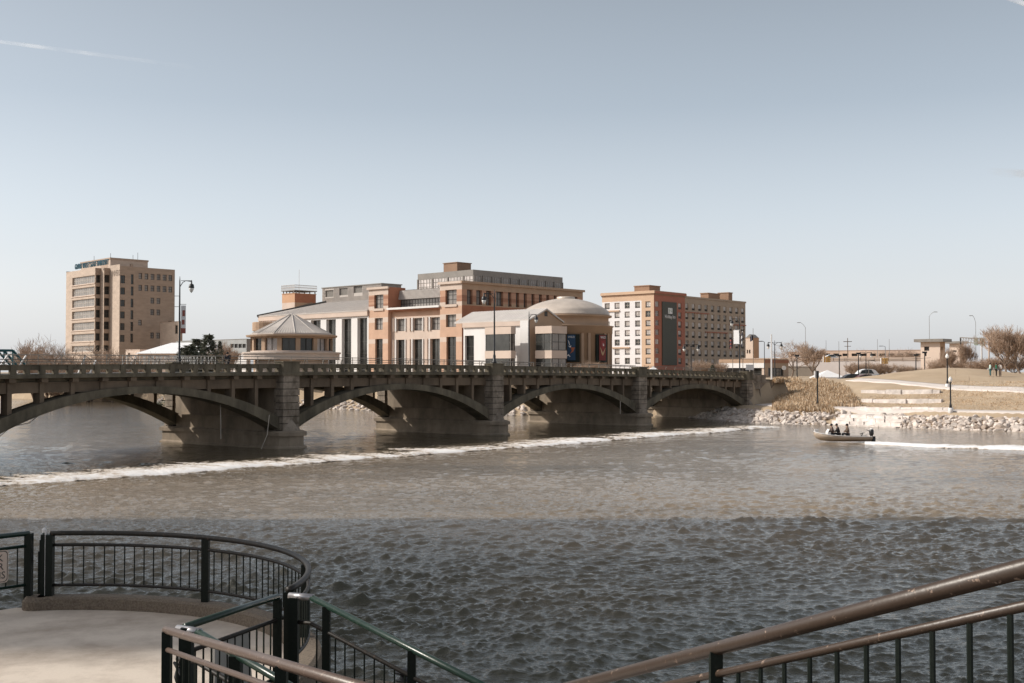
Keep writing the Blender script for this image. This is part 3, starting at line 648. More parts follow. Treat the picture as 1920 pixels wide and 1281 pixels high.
# ------------------------------------------------------------------ the brick and cream museum
MU = thing('museum_building', (0, 235, GZ), 'large striped brick and cream museum block with a glazed roof storey', 'building')
mo = Vector((0, 235, GZ))
aR, aL = 46.3, 136.8
mc = Vector((at(866, 690, 215).x, 215)); ml = cross(mc, aL, 691); mr = cross(mc, aR, 1093)
FLm, FRm = Face(ml, mc), Face(mc, mr)
def museum():
    L = FLm; zz = lambda y: L.z(866, y)
    top = zz(527.5); cor = zz(531)
    bands = [(GZ, 0), (zz(640.5), 1), (zz(631.5), 0), (zz(598), 1), (zz(588), 0), (zz(573), 1), (zz(565), 2), (zz(542.5), 1)]   # 0 peach,1 cream,2 stripes
    def bm(z):
        r = 0
        for a, k in bands:
            if z >= a: r = k
        return r
    mats = [peach, cream, stripe, redbr, white_w]
    mb = MB(); ws = []
    # corner pavilions on the left-facing front
    for pa, pb, w0, w1 in ((691, 727.5, 701.5, 718.5), (825, 866, 835, 856)):
        s0, s1 = L.s(pa), L.s(pb); ops = [(L.s(w0), L.s(w1), zz(569.5), zz(542)), (L.s(w0 + 1), L.s(w1 - 1), zz(612.5), zz(589)), (L.s(w0 + 2), L.s(w1 - 1), GZ + 0.5, zz(631))]
        facade(mb, L, s0, s1, GZ, top, ops, 0.5, lambda s, z: bm(z), zc=[b[0] for b in bands])
        ws += [(L, ops[0], 0.5, 2, 3, glass_m), (L, ops[1], 0.5, 2, 2, glass_m), (L, ops[2], 0.5, 2, 4, glass)]
        pbox(mb, L, s0 - 0.3, s1 + (0.35 if pb == 866 else 0.3), -0.35, -0.003, cor, top + 0.1, 2 if False else 1)
        pbox(mb, L, L.s(w0) - 0.2, L.s(w1) + 0.2, -0.2, -0.003, zz(574.5), zz(570.2), 1)
    # middle: two storeys of stone piers, set back slightly, with the ribbon storey above
    s0, s1 = L.s(727.5), L.s(825); D = 0.9
    wx = [(737.5, 753.5), (768.5, 786.5), (801, 819.5)]
    ops = [(L.s(a), L.s(b), GZ + 0.5, zz(633.5)) for a, b in wx] + [(L.s(a), L.s(b), zz(616.5), zz(592)) for a, b in wx]
    def mm(s, z): return 0 if z > zz(588.5) else 1
    facade(mb, L, s0, s1, GZ, zz(574), ops, 0.5, mm, d=D, zc=[zz(588.5), zz(572)])
    for o in ops: ws.append((L, o, D + 0.5, 2, 4 if o[2] < 6 else 2, glass if o[2] < 6 else glass_m))
    for a, b in wx:                                # light jamb frames
        for z0_, z1_ in ((GZ, zz(633)), (zz(617), zz(591))):
            pbox(mb, L, L.s(a - 6.5), L.s(a - 5), D - 0.25, D - 0.003, z0_, z1_, 1); pbox(mb, L, L.s(a - 2), L.s(a) - 0.01, D - 0.25, D - 0.003, z0_, z1_, 4)
            pbox(mb, L, L.s(b) + 0.01, L.s(b + 1.4), D - 0.2, D - 0.003, z0_, z1_, 4)
    pbox(mb, L, s0, s1, D - 1.3, D + 3.0, zz(573.9), zz(570), 4)   # projecting ledge
    pbox(mb, L, s0, s1, D - 0.9, D - 0.003, zz(577), zz(574), 3)
    for ss_ in (s0, s1): mb.add([L.P(ss_, 0, GZ), L.P(ss_, D + .1, GZ), L.P(ss_, D + .1, zz(574)), L.P(ss_, 0, zz(574))], [(0, 1, 2, 3)], 0)
    # the return wall on the shaded side
    Rr = FRm; zr = lambda y: Rr.z(866, y)
    cols = [(875.5, 886), (893, 903.5), (911.5, 921), (930, 943.5), (952.5, 959), (967.5, 973.5), (982, 988), (996.5, 1002.5), (1010.5, 1016.5), (1024.5, 1030), (1038.5, 1044), (1052, 1057), (1065, 1070), (1078, 1083)]
    ops = [(Rr.s(a), Rr.s(b), zr(570), zr(542)) for a, b in cols]
    def rb(z):
        r = 3
        for a, k in ((GZ, 3), (zr(572), 1), (zr(565), 2), (zr(542), 1)):
            if z >= a: r = k
        return {1: 5, 2: 2}.get(r, r)
    facade(mb, Rr, 0, Rr.L, GZ, top, ops, 0.6, lambda s, z: rb(z), zc=[zr(572), zr(565), zr(542)])
    for o in ops: ws.append((Rr, o, 0.6, 2, 2, glass_m))
    pbox(mb, Rr, -0.35, Rr.L + 0.3, -0.35, -0.003, cor, top + 0.1, 5)
    # roof and backs
    bk = ml + mr - mc
    mb.add([(mr.x, mr.y, GZ), (bk.x, bk.y, GZ), (bk.x, bk.y, top), (mr.x, mr.y, top)], [(0, 1, 2, 3)], 3)
    mb.add([(bk.x, bk.y, GZ), (ml.x, ml.y, GZ), (ml.x, ml.y, top), (bk.x, bk.y, top)], [(0, 1, 2, 3)], 0)
    a1, a2 = L.pt(s0), L.pt(s1); i1, i2 = L.pt(s0, 4.5), L.pt(s1, 4.5)
    mb.add([(q.x, q.y, top - 0.4) for q in (ml, a1, i1, i2, a2, mc, mr, bk)], [tuple(range(8))], 1)
    for q0, q1 in ((a1, i1), (a2, i2)): mb.add([(q0.x, q0.y, zz(574)), (q1.x, q1.y, zz(574)), (q1.x, q1.y, top), (q0.x, q0.y, top)], [(0, 1, 2, 3)], 3)
    mb.build('wall', mats + [brown_st], MU, mo)
    # ribbon storey: glazing and standing seam fascia
    mb = MB(); fa, fb = s0 + 0.01, s1 - 0.01
    mb.hexa([L.P(fa, 2.6, zz(552)), L.P(fb, 2.6, zz(552)), L.P(fb, 4.4, zz(552)), L.P(fa, 4.4, zz(552)), L.P(fa, 3.0, zz(534)), L.P(fb, 3.0, zz(534)), L.P(fb, 4.4, zz(534)), L.P(fa, 4.4, zz(534))])
    n = 44
    for i in range(1, n):
        s = fa + (fb - fa) * i / n; mb.hexa([L.P(s - .04, 2.5, zz(552)), L.P(s + .04, 2.5, zz(552)), L.P(s + .04, 2.6, zz(552)), L.P(s - .04, 2.6, zz(552)), L.P(s - .04, 2.9, zz(534)), L.P(s + .04, 2.9, zz(534)), L.P(s + .04, 3.0, zz(534)), L.P(s - .04, 3.0, zz(534))])
    mb.build('metal_fascia', seam, MU, mo)
    window(L, (fa, fb, zz(570), zz(552)), 3.4, MU, [frame_d, glass_m], 18, 2, 0.13, origin=mo)
    for fc, o, d, nx, nz, gm in ws: window(fc, o, d, MU, [frame_d, gm], nx, nz, 0.1, origin=mo)
    # glazed roof storey
    cx = mc + FRm.t * 7.0; u = cross(Vector((mc.x, mc.y)) - FLm.t * 6.0, aR, 887)
    tl, tr = cross(u, aL, 783), cross(u, aR, 1055); f1, f2 = Face(tl, u), Face(u, tr); z1 = f1.z(887, 505.5); z0 = top - 0.5; zg = z1 - 1.1
    mb = MB(); tb = tl + tr - u
    mb.prism([tuple(tl), tuple(u), tuple(tr), tuple(tb)], zg, z1, 0)
    mb.prism([tuple(q + (u - tb).normalized() * -0.5) for q in (tl, u, tr)] + [tuple(tb)], z0, zg, 1)
    mb.build('roof_storey', [seam_dk, glass_m], MU, mo)
    for fc, nb, gm in ((f1, 18, glass_l), (f2, 40, glass_m)):
        mb = MB(); window(fc, (0, fc.L, z0, zg), 0.0, None, None, nb, 3, 0.10, mb=mb)
        for i in range(0, nb + 1, 4 if nb > 20 else 5): s = fc.L * i / nb; pbox(mb, fc, max(0, s - .18), min(fc.L, s + .18), -0.2, -0.06, z0, zg, 0)
        mb.build('window', [seam_dk, gm], MU, mo)
    bc = Vector((at(857, 600, 238).x, 238)); bl, br = cross(bc, aL, 831.5), cross(bc, aR, 883); bb = bl + br - bc
    mb = MB(); zt_ = zat(857, 492.5, 238); mb.prism([tuple(bl), tuple(bc), tuple(br), tuple(bb)], z1 - 0.2, zt_, 0)
    q = (bl + bb) / 2; mb.prism([tuple(p + (p - (bc + bb) / 2).normalized() * 0.2) for p in (bl, bc, br, bb)], zt_, zt_ + 0.15, 0)
    mb.build('plant_room', brown_m, MU, mo)
museum()
# white wing to the left, with its sloping metal roof
def white_wing():
    A = cross(ml, aL, 487); L = Face(A, ml); org = Vector((A.x + 8, A.y, GZ))
    T = thing('museum_wing', org, 'long white wing with tall dark windows and a grey sloping metal roof', 'building')
    e = L.z(691, 583.5); mb = MB(); zz = lambda y: L.z(691, y)
    wx = [(582.6, 601), (611.6, 629.5), (640.7, 658.5), (670, 688.5)]
    ops = [(L.s(a), L.s(b), GZ + 0.3, L.z(688, 595.8)) for a, b in wx]
    facade(mb, L, 0, L.L, GZ, e - 0.9, ops, 0.8, lambda s, z: 0)
    pbox(mb, L, -0.2, L.L - 0.05, -0.35, 0.3, e - 0.9, e, 1)
    pbox(mb, L, -0.2, 1.6, -0.15, -0.003, GZ, e - 0.91, 1)
    wd = 14.0; rr = L.z(691, 561)
    P = L.P
    mb.add([P(0, 0.5, GZ), P(0, wd * 2, GZ), P(0, wd * 2, e), P(0, wd, rr + 1.5), P(0, 0.5, e)], [(0, 1, 2, 3, 4)], 2)
    mb.add([P(L.L, wd * 2, GZ), P(0, wd * 2, GZ), P(0, wd * 2, e), P(L.L, wd * 2, e)], [(0, 1, 2, 3)], 0)
    mb.build('wall', [white_w, cream, brown_st], T, org)
    zr_ = L.z(691, 562) + (rr - e) * 0.45
    mb = MB(); s2 = 5.5
    mb.hexa([P(-0.2, -0.4, e), P(L.L, -0.4, e), P(L.L, wd, zr_), P(s2, wd, zr_), P(-0.2, -0.4, e + 0.25), P(L.L, -0.4, e + 0.25), P(L.L, wd, zr_ + 0.25), P(s2, wd, zr_ + 0.25)])
    mb.hexa([P(s2, wd, zr_), P(L.L, wd, zr_), P(L.L, wd * 2, e), P(0, wd * 2, e), P(s2, wd, zr_ + 0.25), P(L.L, wd, zr_ + 0.25), P(L.L, wd * 2, e + 0.25), P(0, wd * 2, e + 0.25)])
    n = 70
    for i in range(1, n):
        s = L.L * i / n; d1 = wd
        if s < s2: d1 = wd * max(0.05, s / s2)
        f = d1 / wd
        mb.hexa([P(s - .04, -0.4, e + .251), P(s + .04, -0.4, e + .251), P(s + .04, d1, e + (zr_ - e) * f + .251), P(s - .04, d1, e + (zr_ - e) * f + .251), P(s - .04, -0.4, e + .27), P(s + .04, -0.4, e + .27), P(s + .04, d1, e + (zr_ - e) * f + .27), P(s - .04, d1, e + (zr_ - e) * f + .27)])
    mb.tube([P(-0.3, -0.5, e + 0.2), P(s2, wd, zr_ + 0.35)], 0.3, 5, 1)
    mb.build('roof', [seam, frame_d], T, org)
    for o in ops: window(L, o, 0.8, T, [frame_d, glass], 2, 5, 0.1, origin=org)
    mb = MB(); c = cross(A, aL, 487); pz = zat(500, 598, A.y - 3)   # small round turret at the end
    tq = L.pt(4.0, -1.2); mb.lathe((tq.x, tq.y, 0), [(2.6, GZ), (2.6, e - 3.2), (2.9, e - 3.2), (2.9, e - 1.4), (2.6, e - 1.3)], 20)
    mb.build('turret', brown_st, T, org)
    mb = MB(); mb.lathe((tq.x, tq.y, 0), [(2.63, e - 5.4), (2.63, e - 3.5)], 20); mb.build('window', glass, T, org)
white_wing()
def clad_box():                                    # grey metal clad plant room behind the white wing
    c = Vector((at(715, 690, 262).x, 262)); b = Block(715, 262, aR, aL, 752, 604); org = b.base()
    T = thing('plant_room', org, 'grey metal clad rooftop block with three dark louvre panels', 'building'); z1 = b.FL.z(715, 532.5)
    mb = MB(); ops = [(b.FL.s(a), b.FL.s(c_), b.FL.z(640, y1), b.FL.z(640, y0)) for a, c_, y0, y1 in ((609.5, 625, 542.5, 555.5), (636, 652, 540.5, 554), (663, 679, 538, 551.5))]
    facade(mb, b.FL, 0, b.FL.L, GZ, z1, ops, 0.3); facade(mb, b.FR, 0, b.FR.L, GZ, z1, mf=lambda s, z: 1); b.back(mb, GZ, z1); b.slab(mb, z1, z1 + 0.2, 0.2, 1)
    for i in range(90):
        s = b.FL.L * (i + .5) / 90
        if not any(o[0] - .1 < s < o[1] + .1 for o in ops): pbox(mb, b.FL, s - .05, s + .05, -0.08, -0.002, GZ, z1, 0)
        else: pbox(mb, b.FL, s - .05, s + .05, -0.08, -0.002, GZ, ops[0][2] - 0.2, 0)
    mb.build('wall', [seam, seam_dk], T, org)
    for o in ops: window(b.FL, o, 0.3, T, [seam_dk, seam_dk], 1, 8, 0.08, name='louvre', origin=org)
clad_box()
def stair_tower():
    b = Block(552, 285, aR, aL, 592, 528.5); org = b.base(); z1 = b.FL.z(552, 550.5); zm = b.FL.z(552, 567)
    T = thing('stair_tower', org, 'small red brick tower box with a white railed platform on its roof', 'building')
    mb = MB(); facade(mb, b.FL, 0, b.FL.L, GZ, z1, mf=lambda s, z: 1 if z < zm else 0, zc=[zm]); facade(mb, b.FR, 0, b.FR.L, GZ, z1, mf=lambda s, z: 3 if z < zm else 2, zc=[zm]); b.back(mb, GZ, z1, 2); b.slab(mb, z1, z1 + 0.15, 0.1, 0)
    mb.build('wall', [M('brick_orange', (0.52, 0.31, 0.19), 0.85, 0.08, 0.6), cream, redbr, brown_st], T, org)
    mb = MB(); b.slab(mb, z1 + 0.7, z1 + 0.9, 0.2, 0)
    for f in (b.FL, b.FR):
        for i in range(5): pbox(mb, f, f.L * i / 4 - .1, f.L * i / 4 + .1, 0.3, 0.5, z1 + .15, z1 + .7, 0)
    mb.build('platform', seam_dk, T, org)
    mb = MB()
    for f in (b.FL, b.FR):
        for i in range(25): q = f.pt(-0.15 + (f.L + .3) * i / 24, -0.15); mb.tube([(q.x, q.y, z1 + .95), (q.x, q.y, z1 + 2.1)], 0.035, 4)
        for dz in (1.5, 2.1): q, r = f.pt(-.15, -.15), f.pt(f.L + .15, -.15); mb.tube([(q.x, q.y, z1 + dz), (r.x, r.y, z1 + dz)], 0.06, 4)
    cq = (b.C + b.Bk) / 2; mb.tube([(cq.x, cq.y, z1 + .9), (cq.x, cq.y, z1 + 6.2)], 0.04, 4)
    mb.build('railing', seam, T, org)
stair_tower()
# round pavilion with the pleated roof
def rotunda():
    Yc = 205.0; c = at(547, 690, Yc); s = Yc / F; org = Vector((c.x, Yc, GZ)); n = 12
    zz = lambda y: zat(547, y, Yc) 
    T = thing('round_pavilion', org, 'round glazed pavilion with a cone shaped ribbed metal roof', 'pavilion')
    Rw = 76 * s; Re = 82 * s; Rl = 88.5 * s; o = (0, 0, -GZ)
    mb = MB(); mb.lathe(o, [(Rw - 0.8, 2), (Rw - 0.8, zz(675)), (Rl, zz(675)), (Rl + 0.03, zz(664)), (Rl + .25, zz(663.9)), (Rl + .25, zz(661)), (Rw, zz(660.9)), (Rw, zz(658.5)), (Rw - 1.3, zz(658.5))], 48)
    mb.build('base', M('pavilion_stone', (0.55, 0.46, 0.40), 0.85, 0.06, 0.4), T)
    mb = MB(); mb.lathe(o, [(Rw - 1.5, zz(636)), (Rw, zz(635.8)), (Rw, zz(633)), (Re + .15, zz(632.8)), (Re + .25, zz(629.5)), (Re - 0.4, zz(629))], 48); mb.build('eave', brown_st, T)
    mb = MB(); Rr_ = 71 * s + 0.2
    mb.lathe(o, [(Rr_ + .3, zz(629)), (Rr_ + .3, zz(626.5)), (Rr_, zz(626.3)), (0.35, zz(590)), (0.2, zz(588))], n, a0=R(15))
    rz0, rz1 = zz(626.3), zz(590)
    ap = math.cos(math.pi / n)
    for i in range(n):
        a0 = R(15) + 2 * math.pi * i / n; a1 = a0 + 2 * math.pi / n
        A_ = Vector((math.cos(a0), math.sin(a0))); B_ = Vector((math.cos(a1), math.sin(a1)))
        mb.tube([(A_.x * Rr_, A_.y * Rr_, rz0 + .03 - GZ), (A_.x * .35, A_.y * .35, rz1 + .03 - GZ)], 0.09, 4)
        for j in range(1, 8):
            f = j / 8; e = A_ * (1 - f) + B_ * f; tt = min(f, 1 - f) * 2
            mb.tube([(e.x * Rr_, e.y * Rr_, rz0 + .02 - GZ), (e.x * Rr_ * (1 - tt * 0 - 0.97 * (1 - (1 - tt) * 0.0) * (0.98 if 0.3 < f < .7 else tt + .25)), e.y * Rr_ * (1 - 0.97 * (0.98 if 0.3 < f < .7 else tt + .25)), rz0 + (rz1 - rz0) * 0.97 * (0.98 if 0.3 < f < .7 else tt + .25) + .02 - GZ)], 0.045, 4)
    mb.build('roof', seam, T)
    mb = MB(); mb.lathe(o, [(Rw - 1.2, zz(658.4)), (Rw - 1.2, zz(636.2))], 48); mb.build('inner_wall', glass_m, T)
    nb = 14
    for i in range(nb):
        a = 2 * math.pi * i / nb + 0.11; aw = 0.055
        mb = MB(); z0, z1 = zz(658.4) - GZ, zz(636.1) - GZ
        p = lambda r, t: (r * math.cos(t), r * math.sin(t))
        mb.prism([p(Rw - .9, a - aw), p(Rw - .02, a - aw), p(Rw - .02, a + aw), p(Rw - .9, a + aw)], z0, z1); mb.build('column', brown_st, T)
        mb = MB(); b0, b1 = a + aw, a + 2 * math.pi / nb - aw
        mb.prism([p(Rw - .55, b0), p(Rw - .5, b0), p(Rw - .5, b1), p(Rw - .55, b1)], z0, z1, 1)
        for t in (b0 + .01, (b0 + b1) / 2, b1 - .01): mb.prism([p(Rw - .5, t - .006), p(Rw - .42, t - .006), p(Rw - .42, t + .006), p(Rw - .5, t + .006)], z0, z1, 0)
        mb.build('window', [frame_d, glass if i % 3 else glass_l], T)
rotunda()
# gabled wing with projecting bays
def gable_wing():
    Yc = 190.0; Cn = Vector((at(993, 690, Yc).x, Yc)); A = cross(Cn, aL, 869); Rr = cross(Cn, aR, 1054); L, Q = Face(A, Cn), Face(Cn, Rr)
    org = Vector((Cn.x, Cn.y + 4, GZ)); T = thing('gabled_wing', org, 'white gabled wing with projecting window bays between the brick block and the dome', 'building')
    e = L.z(993, 601); pk = Q.z(1023.6, 581); mid = Q.s(1023.6); e2 = Q.z(993, 602)
    mb = MB(); ops = [(L.s(871.6), L.s(888.6), GZ + .3, L.z(880, 629.5))]
    facade(mb, L, 0, L.L, GZ, e - 0.8, ops, 0.5)
    pbox(mb, L, 0, L.s(978), -0.3, 0.2, e - 0.8, e, 1)
    pbox(mb, L, L.s(978), L.L, -0.35, -0.003, GZ, e, 0); facade(mb, L, L.s(978), L.L, e - 0.8, e)
    facade(mb, Q, 0, Q.L, GZ, e2, mf=lambda s, z: 2)
    P = Q.P; mb.add([P(0, 0, e2), P(Q.L, 0, e2), P(mid, 0, pk)], [(0, 1, 2)], 2)
    pbox(mb, Q, mid - .35, mid + .35, -0.05, -0.004, e2 + .9, e2 + 1.7, 3)
    mb.build('wall', [white_w, cream, brown_st, frame_d], T, org)
    dp = L.L + 2
    mb = MB()
    mb.hexa([P(-0.35, -0.25, e - .05), P(mid, -0.25, pk + .0), P(mid, dp, pk), P(-0.35, dp, e - .05), P(-0.35, -0.25, e + .2), P(mid, -0.25, pk + .25), P(mid, dp, pk + .25), P(-0.35, dp, e + .2)])
    mb.hexa([P(mid, -0.25, pk), P(Q.L + .3, -0.25, e2 - .1), P(Q.L + .3, dp, e2 - .1), P(mid, dp, pk), P(mid, -0.25, pk + .25), P(Q.L + .3, -0.25, e2 + .15), P(Q.L + .3, dp, e2 + .15), P(mid, dp, pk + .25)])
    for i in range(26):
        d = dp * (i + .5) / 26; mb.hexa([P(-.35, d - .05, e + .201), P(mid, d - .05, pk + .251), P(mid, d + .05, pk + .251), P(-.35, d + .05, e + .201), P(-.35, d - .05, e + .24), P(mid, d - .05, pk + .29), P(mid, d + .05, pk + .29), P(-.35, d + .05, e + .24)])
    mb.build('roof', M('pale_seam', (0.55, 0.51, 0.48), 0.5, 0.06, 0.5), T, org)
    window(L, ops[0], 0.5, T, [frame_d, glass], 2, 4, 0.08, origin=org)
    # first bay on the white front
    def bay(cpx, Y, pl, pr, y, nm):
        c = Vector((at(cpx, 690, Y).x, Y)); l, r = cross(c, aL, pl), cross(c, aR, pr); fl, fr = Face(l, c), Face(c, r); bb = l + r - c
        zz = lambda q: fl.z(cpx, q)
        mb = MB(); poly = [tuple(l), tuple(c), tuple(r), tuple(bb)]
        for a, b in ((y[0], y[1]), (y[2], y[3])): mb.prism(poly, zz(b), zz(a), 0)
        ins = [tuple(Vector(p) + (Vector(poly[(i + 2) % 4]) - Vector(p)).normalized() * 0.5) for i, p in enumerate(poly)]
        mb.prism(ins, zz(y[2]) + .001, zz(y[1]) - .001, 2); mb.prism(ins, GZ, zz(y[3]) - .001, 2)
        o = mb.build('bay', [cream, brown_st, glass], T, org)
        for f, n in ((fl, max(2, int(fl.L / 2))), (fr, max(2, int(fr.L / 1.5)))):
            mb = MB()
            for z0, z1 in ((zz(y[2]), zz(y[1])), (GZ, zz(y[3]))): window(f, (0.05, f.L - 0.05, z0 + .01, z1 - .01), 0.16, None, None, n, 2, 0.08, mb=mb)
            mb.build('window', [frame_d, glass if f is fl else glass_m], o, org if False else None).location = -org if False else (-org)
    bay(958, 187.5, 909, 967, (612.5, 626, 657.5, 672), 'a')
    bay(1034.5, 186.5, 1003.5, 1063, (611, 625, 657, 672), 'b')
gable_wing()
def drum():
    Yc = 207.0; c = at(1061, 690, Yc); s = Yc / F; org = Vector((c.x, Yc, GZ)); zz = lambda y: zat(1061, y, Yc); o = (0, 0, -GZ)
    T = thing('domed_rotunda', org, 'round stone rotunda under a shallow metal dome with two tall banners', 'building')
    R1, R2 = 84.5 * s, 80 * s
    mb = MB(); mb.lathe(o, [(R1, GZ - 2), (R1, zz(627)), (R1 + .25, zz(626.8)), (R1 + .3, zz(614.5)), (R1 + .5, zz(614)), (R1 + .5, zz(612.5)), (R2, zz(612)), (R2, zz(597.5)), (R2 + .55, zz(596)), (R2 + .6, zz(593)), (R2 - .3, zz(592.5))], 64)
    mb.build('wall', brown_st, T, None, True)
    mb = MB()
    for i in range(40):
        a = 2 * math.pi * i / 40
        if i % 4 in (0, 1): p = lambda r, t: (r * math.cos(t), r * math.sin(t)); mb.prism([p(R1 - .1, a - .03), p(R1 + .2, a - .03), p(R1 + .2, a + .03), p(R1 - .1, a + .03)], -1, zz(627) - GZ - .002)
    mb.build('pilaster', brown_st, T)
    Rd = 80.5 * s; h0, h1 = zz(584.5), zz(560)
    prof = [(Rd + .15, zz(592.4)), (Rd + .15, zz(590.5)), (Rd, zz(590.3)), (Rd, h0)]
    for i in range(1, 13):
        t = i / 12; rr = Rd * (1 - t) ** 1.0; prof.append((max(rr, 1.2), h0 + (h1 - h0) * (1 - (rr / Rd) ** 2) ** 0.85))
    mb = MB(); mb.lathe(o, prof, 64); mb.lathe(o, [(1.6, h1 - .3), (1.6, h1 + .25), (1.4, h1 + .3)], 24); mb.build('dome', dome_m, T, None, True)
    def bay(p0, p1, poster):
        # angular interval of the drum seen between two picture columns
        def ang(px):
            a = (px - 960) / F; dx, dy = a, 1.0; l = math.hypot(dx, dy); dx /= l; dy /= l
            b = dx * org.x + dy * org.y; cc = org.x ** 2 + org.y ** 2 - (R1 + .25) ** 2; D = max(b * b - cc, 0); t = b - math.sqrt(D)
            return math.atan2(dy * t - org.y, dx * t - org.x)
        a0, a1 = ang(p0), ang(p1); n = 6; mb = MB()
        for i in range(n):
            t0 = a0 + (a1 - a0) * i / n; t1 = a0 + (a1 - a0) * (i + 1) / n; p = lambda r, t: (r * math.cos(t), r * math.sin(t))
            mb.prism([p(R1 + .0, t0), p(R1 + .30, t0), p(R1 + .30, t1), p(R1 + .0, t1)], zz(680) - GZ, zz(629.5) - GZ, 0)
        mb.build('window', M('black_green_glass', (0.014, 0.018, 0.014), 0.5, 0.4, 0.4, spec=.15), T)
        b0, b1 = ang(poster[0]), ang(poster[1]); z0, z1 = zz(676.5) - GZ, zz(630.5) - GZ
        u = lambda f, g, d=0.40: ((R1 + d) * math.cos(b0 + (b1 - b0) * f), (R1 + d) * math.sin(b0 + (b1 - b0) * f), z0 + (z1 - z0) * g)
        col, ac = poster[2], poster[3]
        mb = MB(); k = 6
        for i in range(k): mb.hexa([u(i / k, 0, .34), u((i + 1) / k, 0, .34), u((i + 1) / k, 0, .40), u(i / k, 0, .40), u(i / k, 1, .34), u((i + 1) / k, 1, .34), u((i + 1) / k, 1, .40), u(i / k, 1, .40)], 0)
        def poly(pts, m): 
            q = [u(f, g, .43) for f, g in pts] ; mb.add(q, [tuple(range(len(q)))], m)
        if poster[4] == 'a':
            poly([(.08, .80), (.22, .74), (.34, .60), (.28, .57), (.18, .66)], 1); poly([(.12, .57), (.3, .55), (.5, .58), (.42, .5), (.3, .5)], 1)
            poly([(.42, .50), (.95, .50), (.72, .34), (.3, .24), (.55, .37)], 2); poly([(.0, .20), (.16, .24), (.40, .15), (.26, .12), (.2, .18), (.04, .16)], 1)
        else:
            poly([(.25, .78), (.78, .78), (.72, .45), (.5, .36), (.3, .5)], 3); poly([(.1, .55), (.5, .30), (.95, .52), (.7, .28), (.5, .18), (.3, .26)], 2)
            poly([(.55, .70), (.62, .60), (.72, .64), (.8, .72), (.66, .56), (.5, .6)], 1)
        bo_ = mb.build('banner', [col, white_p, ac, cloth('banner_crimson', (0.28, 0.05, 0.05))], T)
        t = (b0 + b1) / 2; wd = (R1 + .4) * abs(b1 - b0)
        for txt, g, wf in (('WILD', .90, .78), ('CONNECTIONS', .835, .7), ('OPEN', .12, .34), ('DAILY', .07, .45)) if False else (('WILD', .905, .80),):
            me = text_mesh(txt, 1.0, 0.01); me.materials.append(white_p); ob = bpy.data.objects.new('lettering', me); C.objects.link(ob); ob.parent = bo_
            tw = max(v.co.x for v in me.vertices) - min(v.co.x for v in me.vertices); sc = wd * wf / tw
            ob.scale = (sc, sc * 1.0, 1); ob.rotation_euler = (math.pi / 2, 0, t + math.pi / 2); ob.location = ((R1 + .50) * math.cos(t), (R1 + .50) * math.sin(t), z0 + (z1 - z0) * g)
        return bo_
    bay(1063, 1087, (1063.5, 1078.5, cloth('banner_blue', (0.035, 0.075, 0.14)), cloth('banner_orange', (0.45, 0.14, 0.07)), 'a'))
    bay(1118, 1138, (1122.5, 1134.5, cloth('banner_red2', (0.20, 0.045, 0.04)), cloth('banner_gold', (0.50, 0.33, 0.20)), 'b'))
drum()

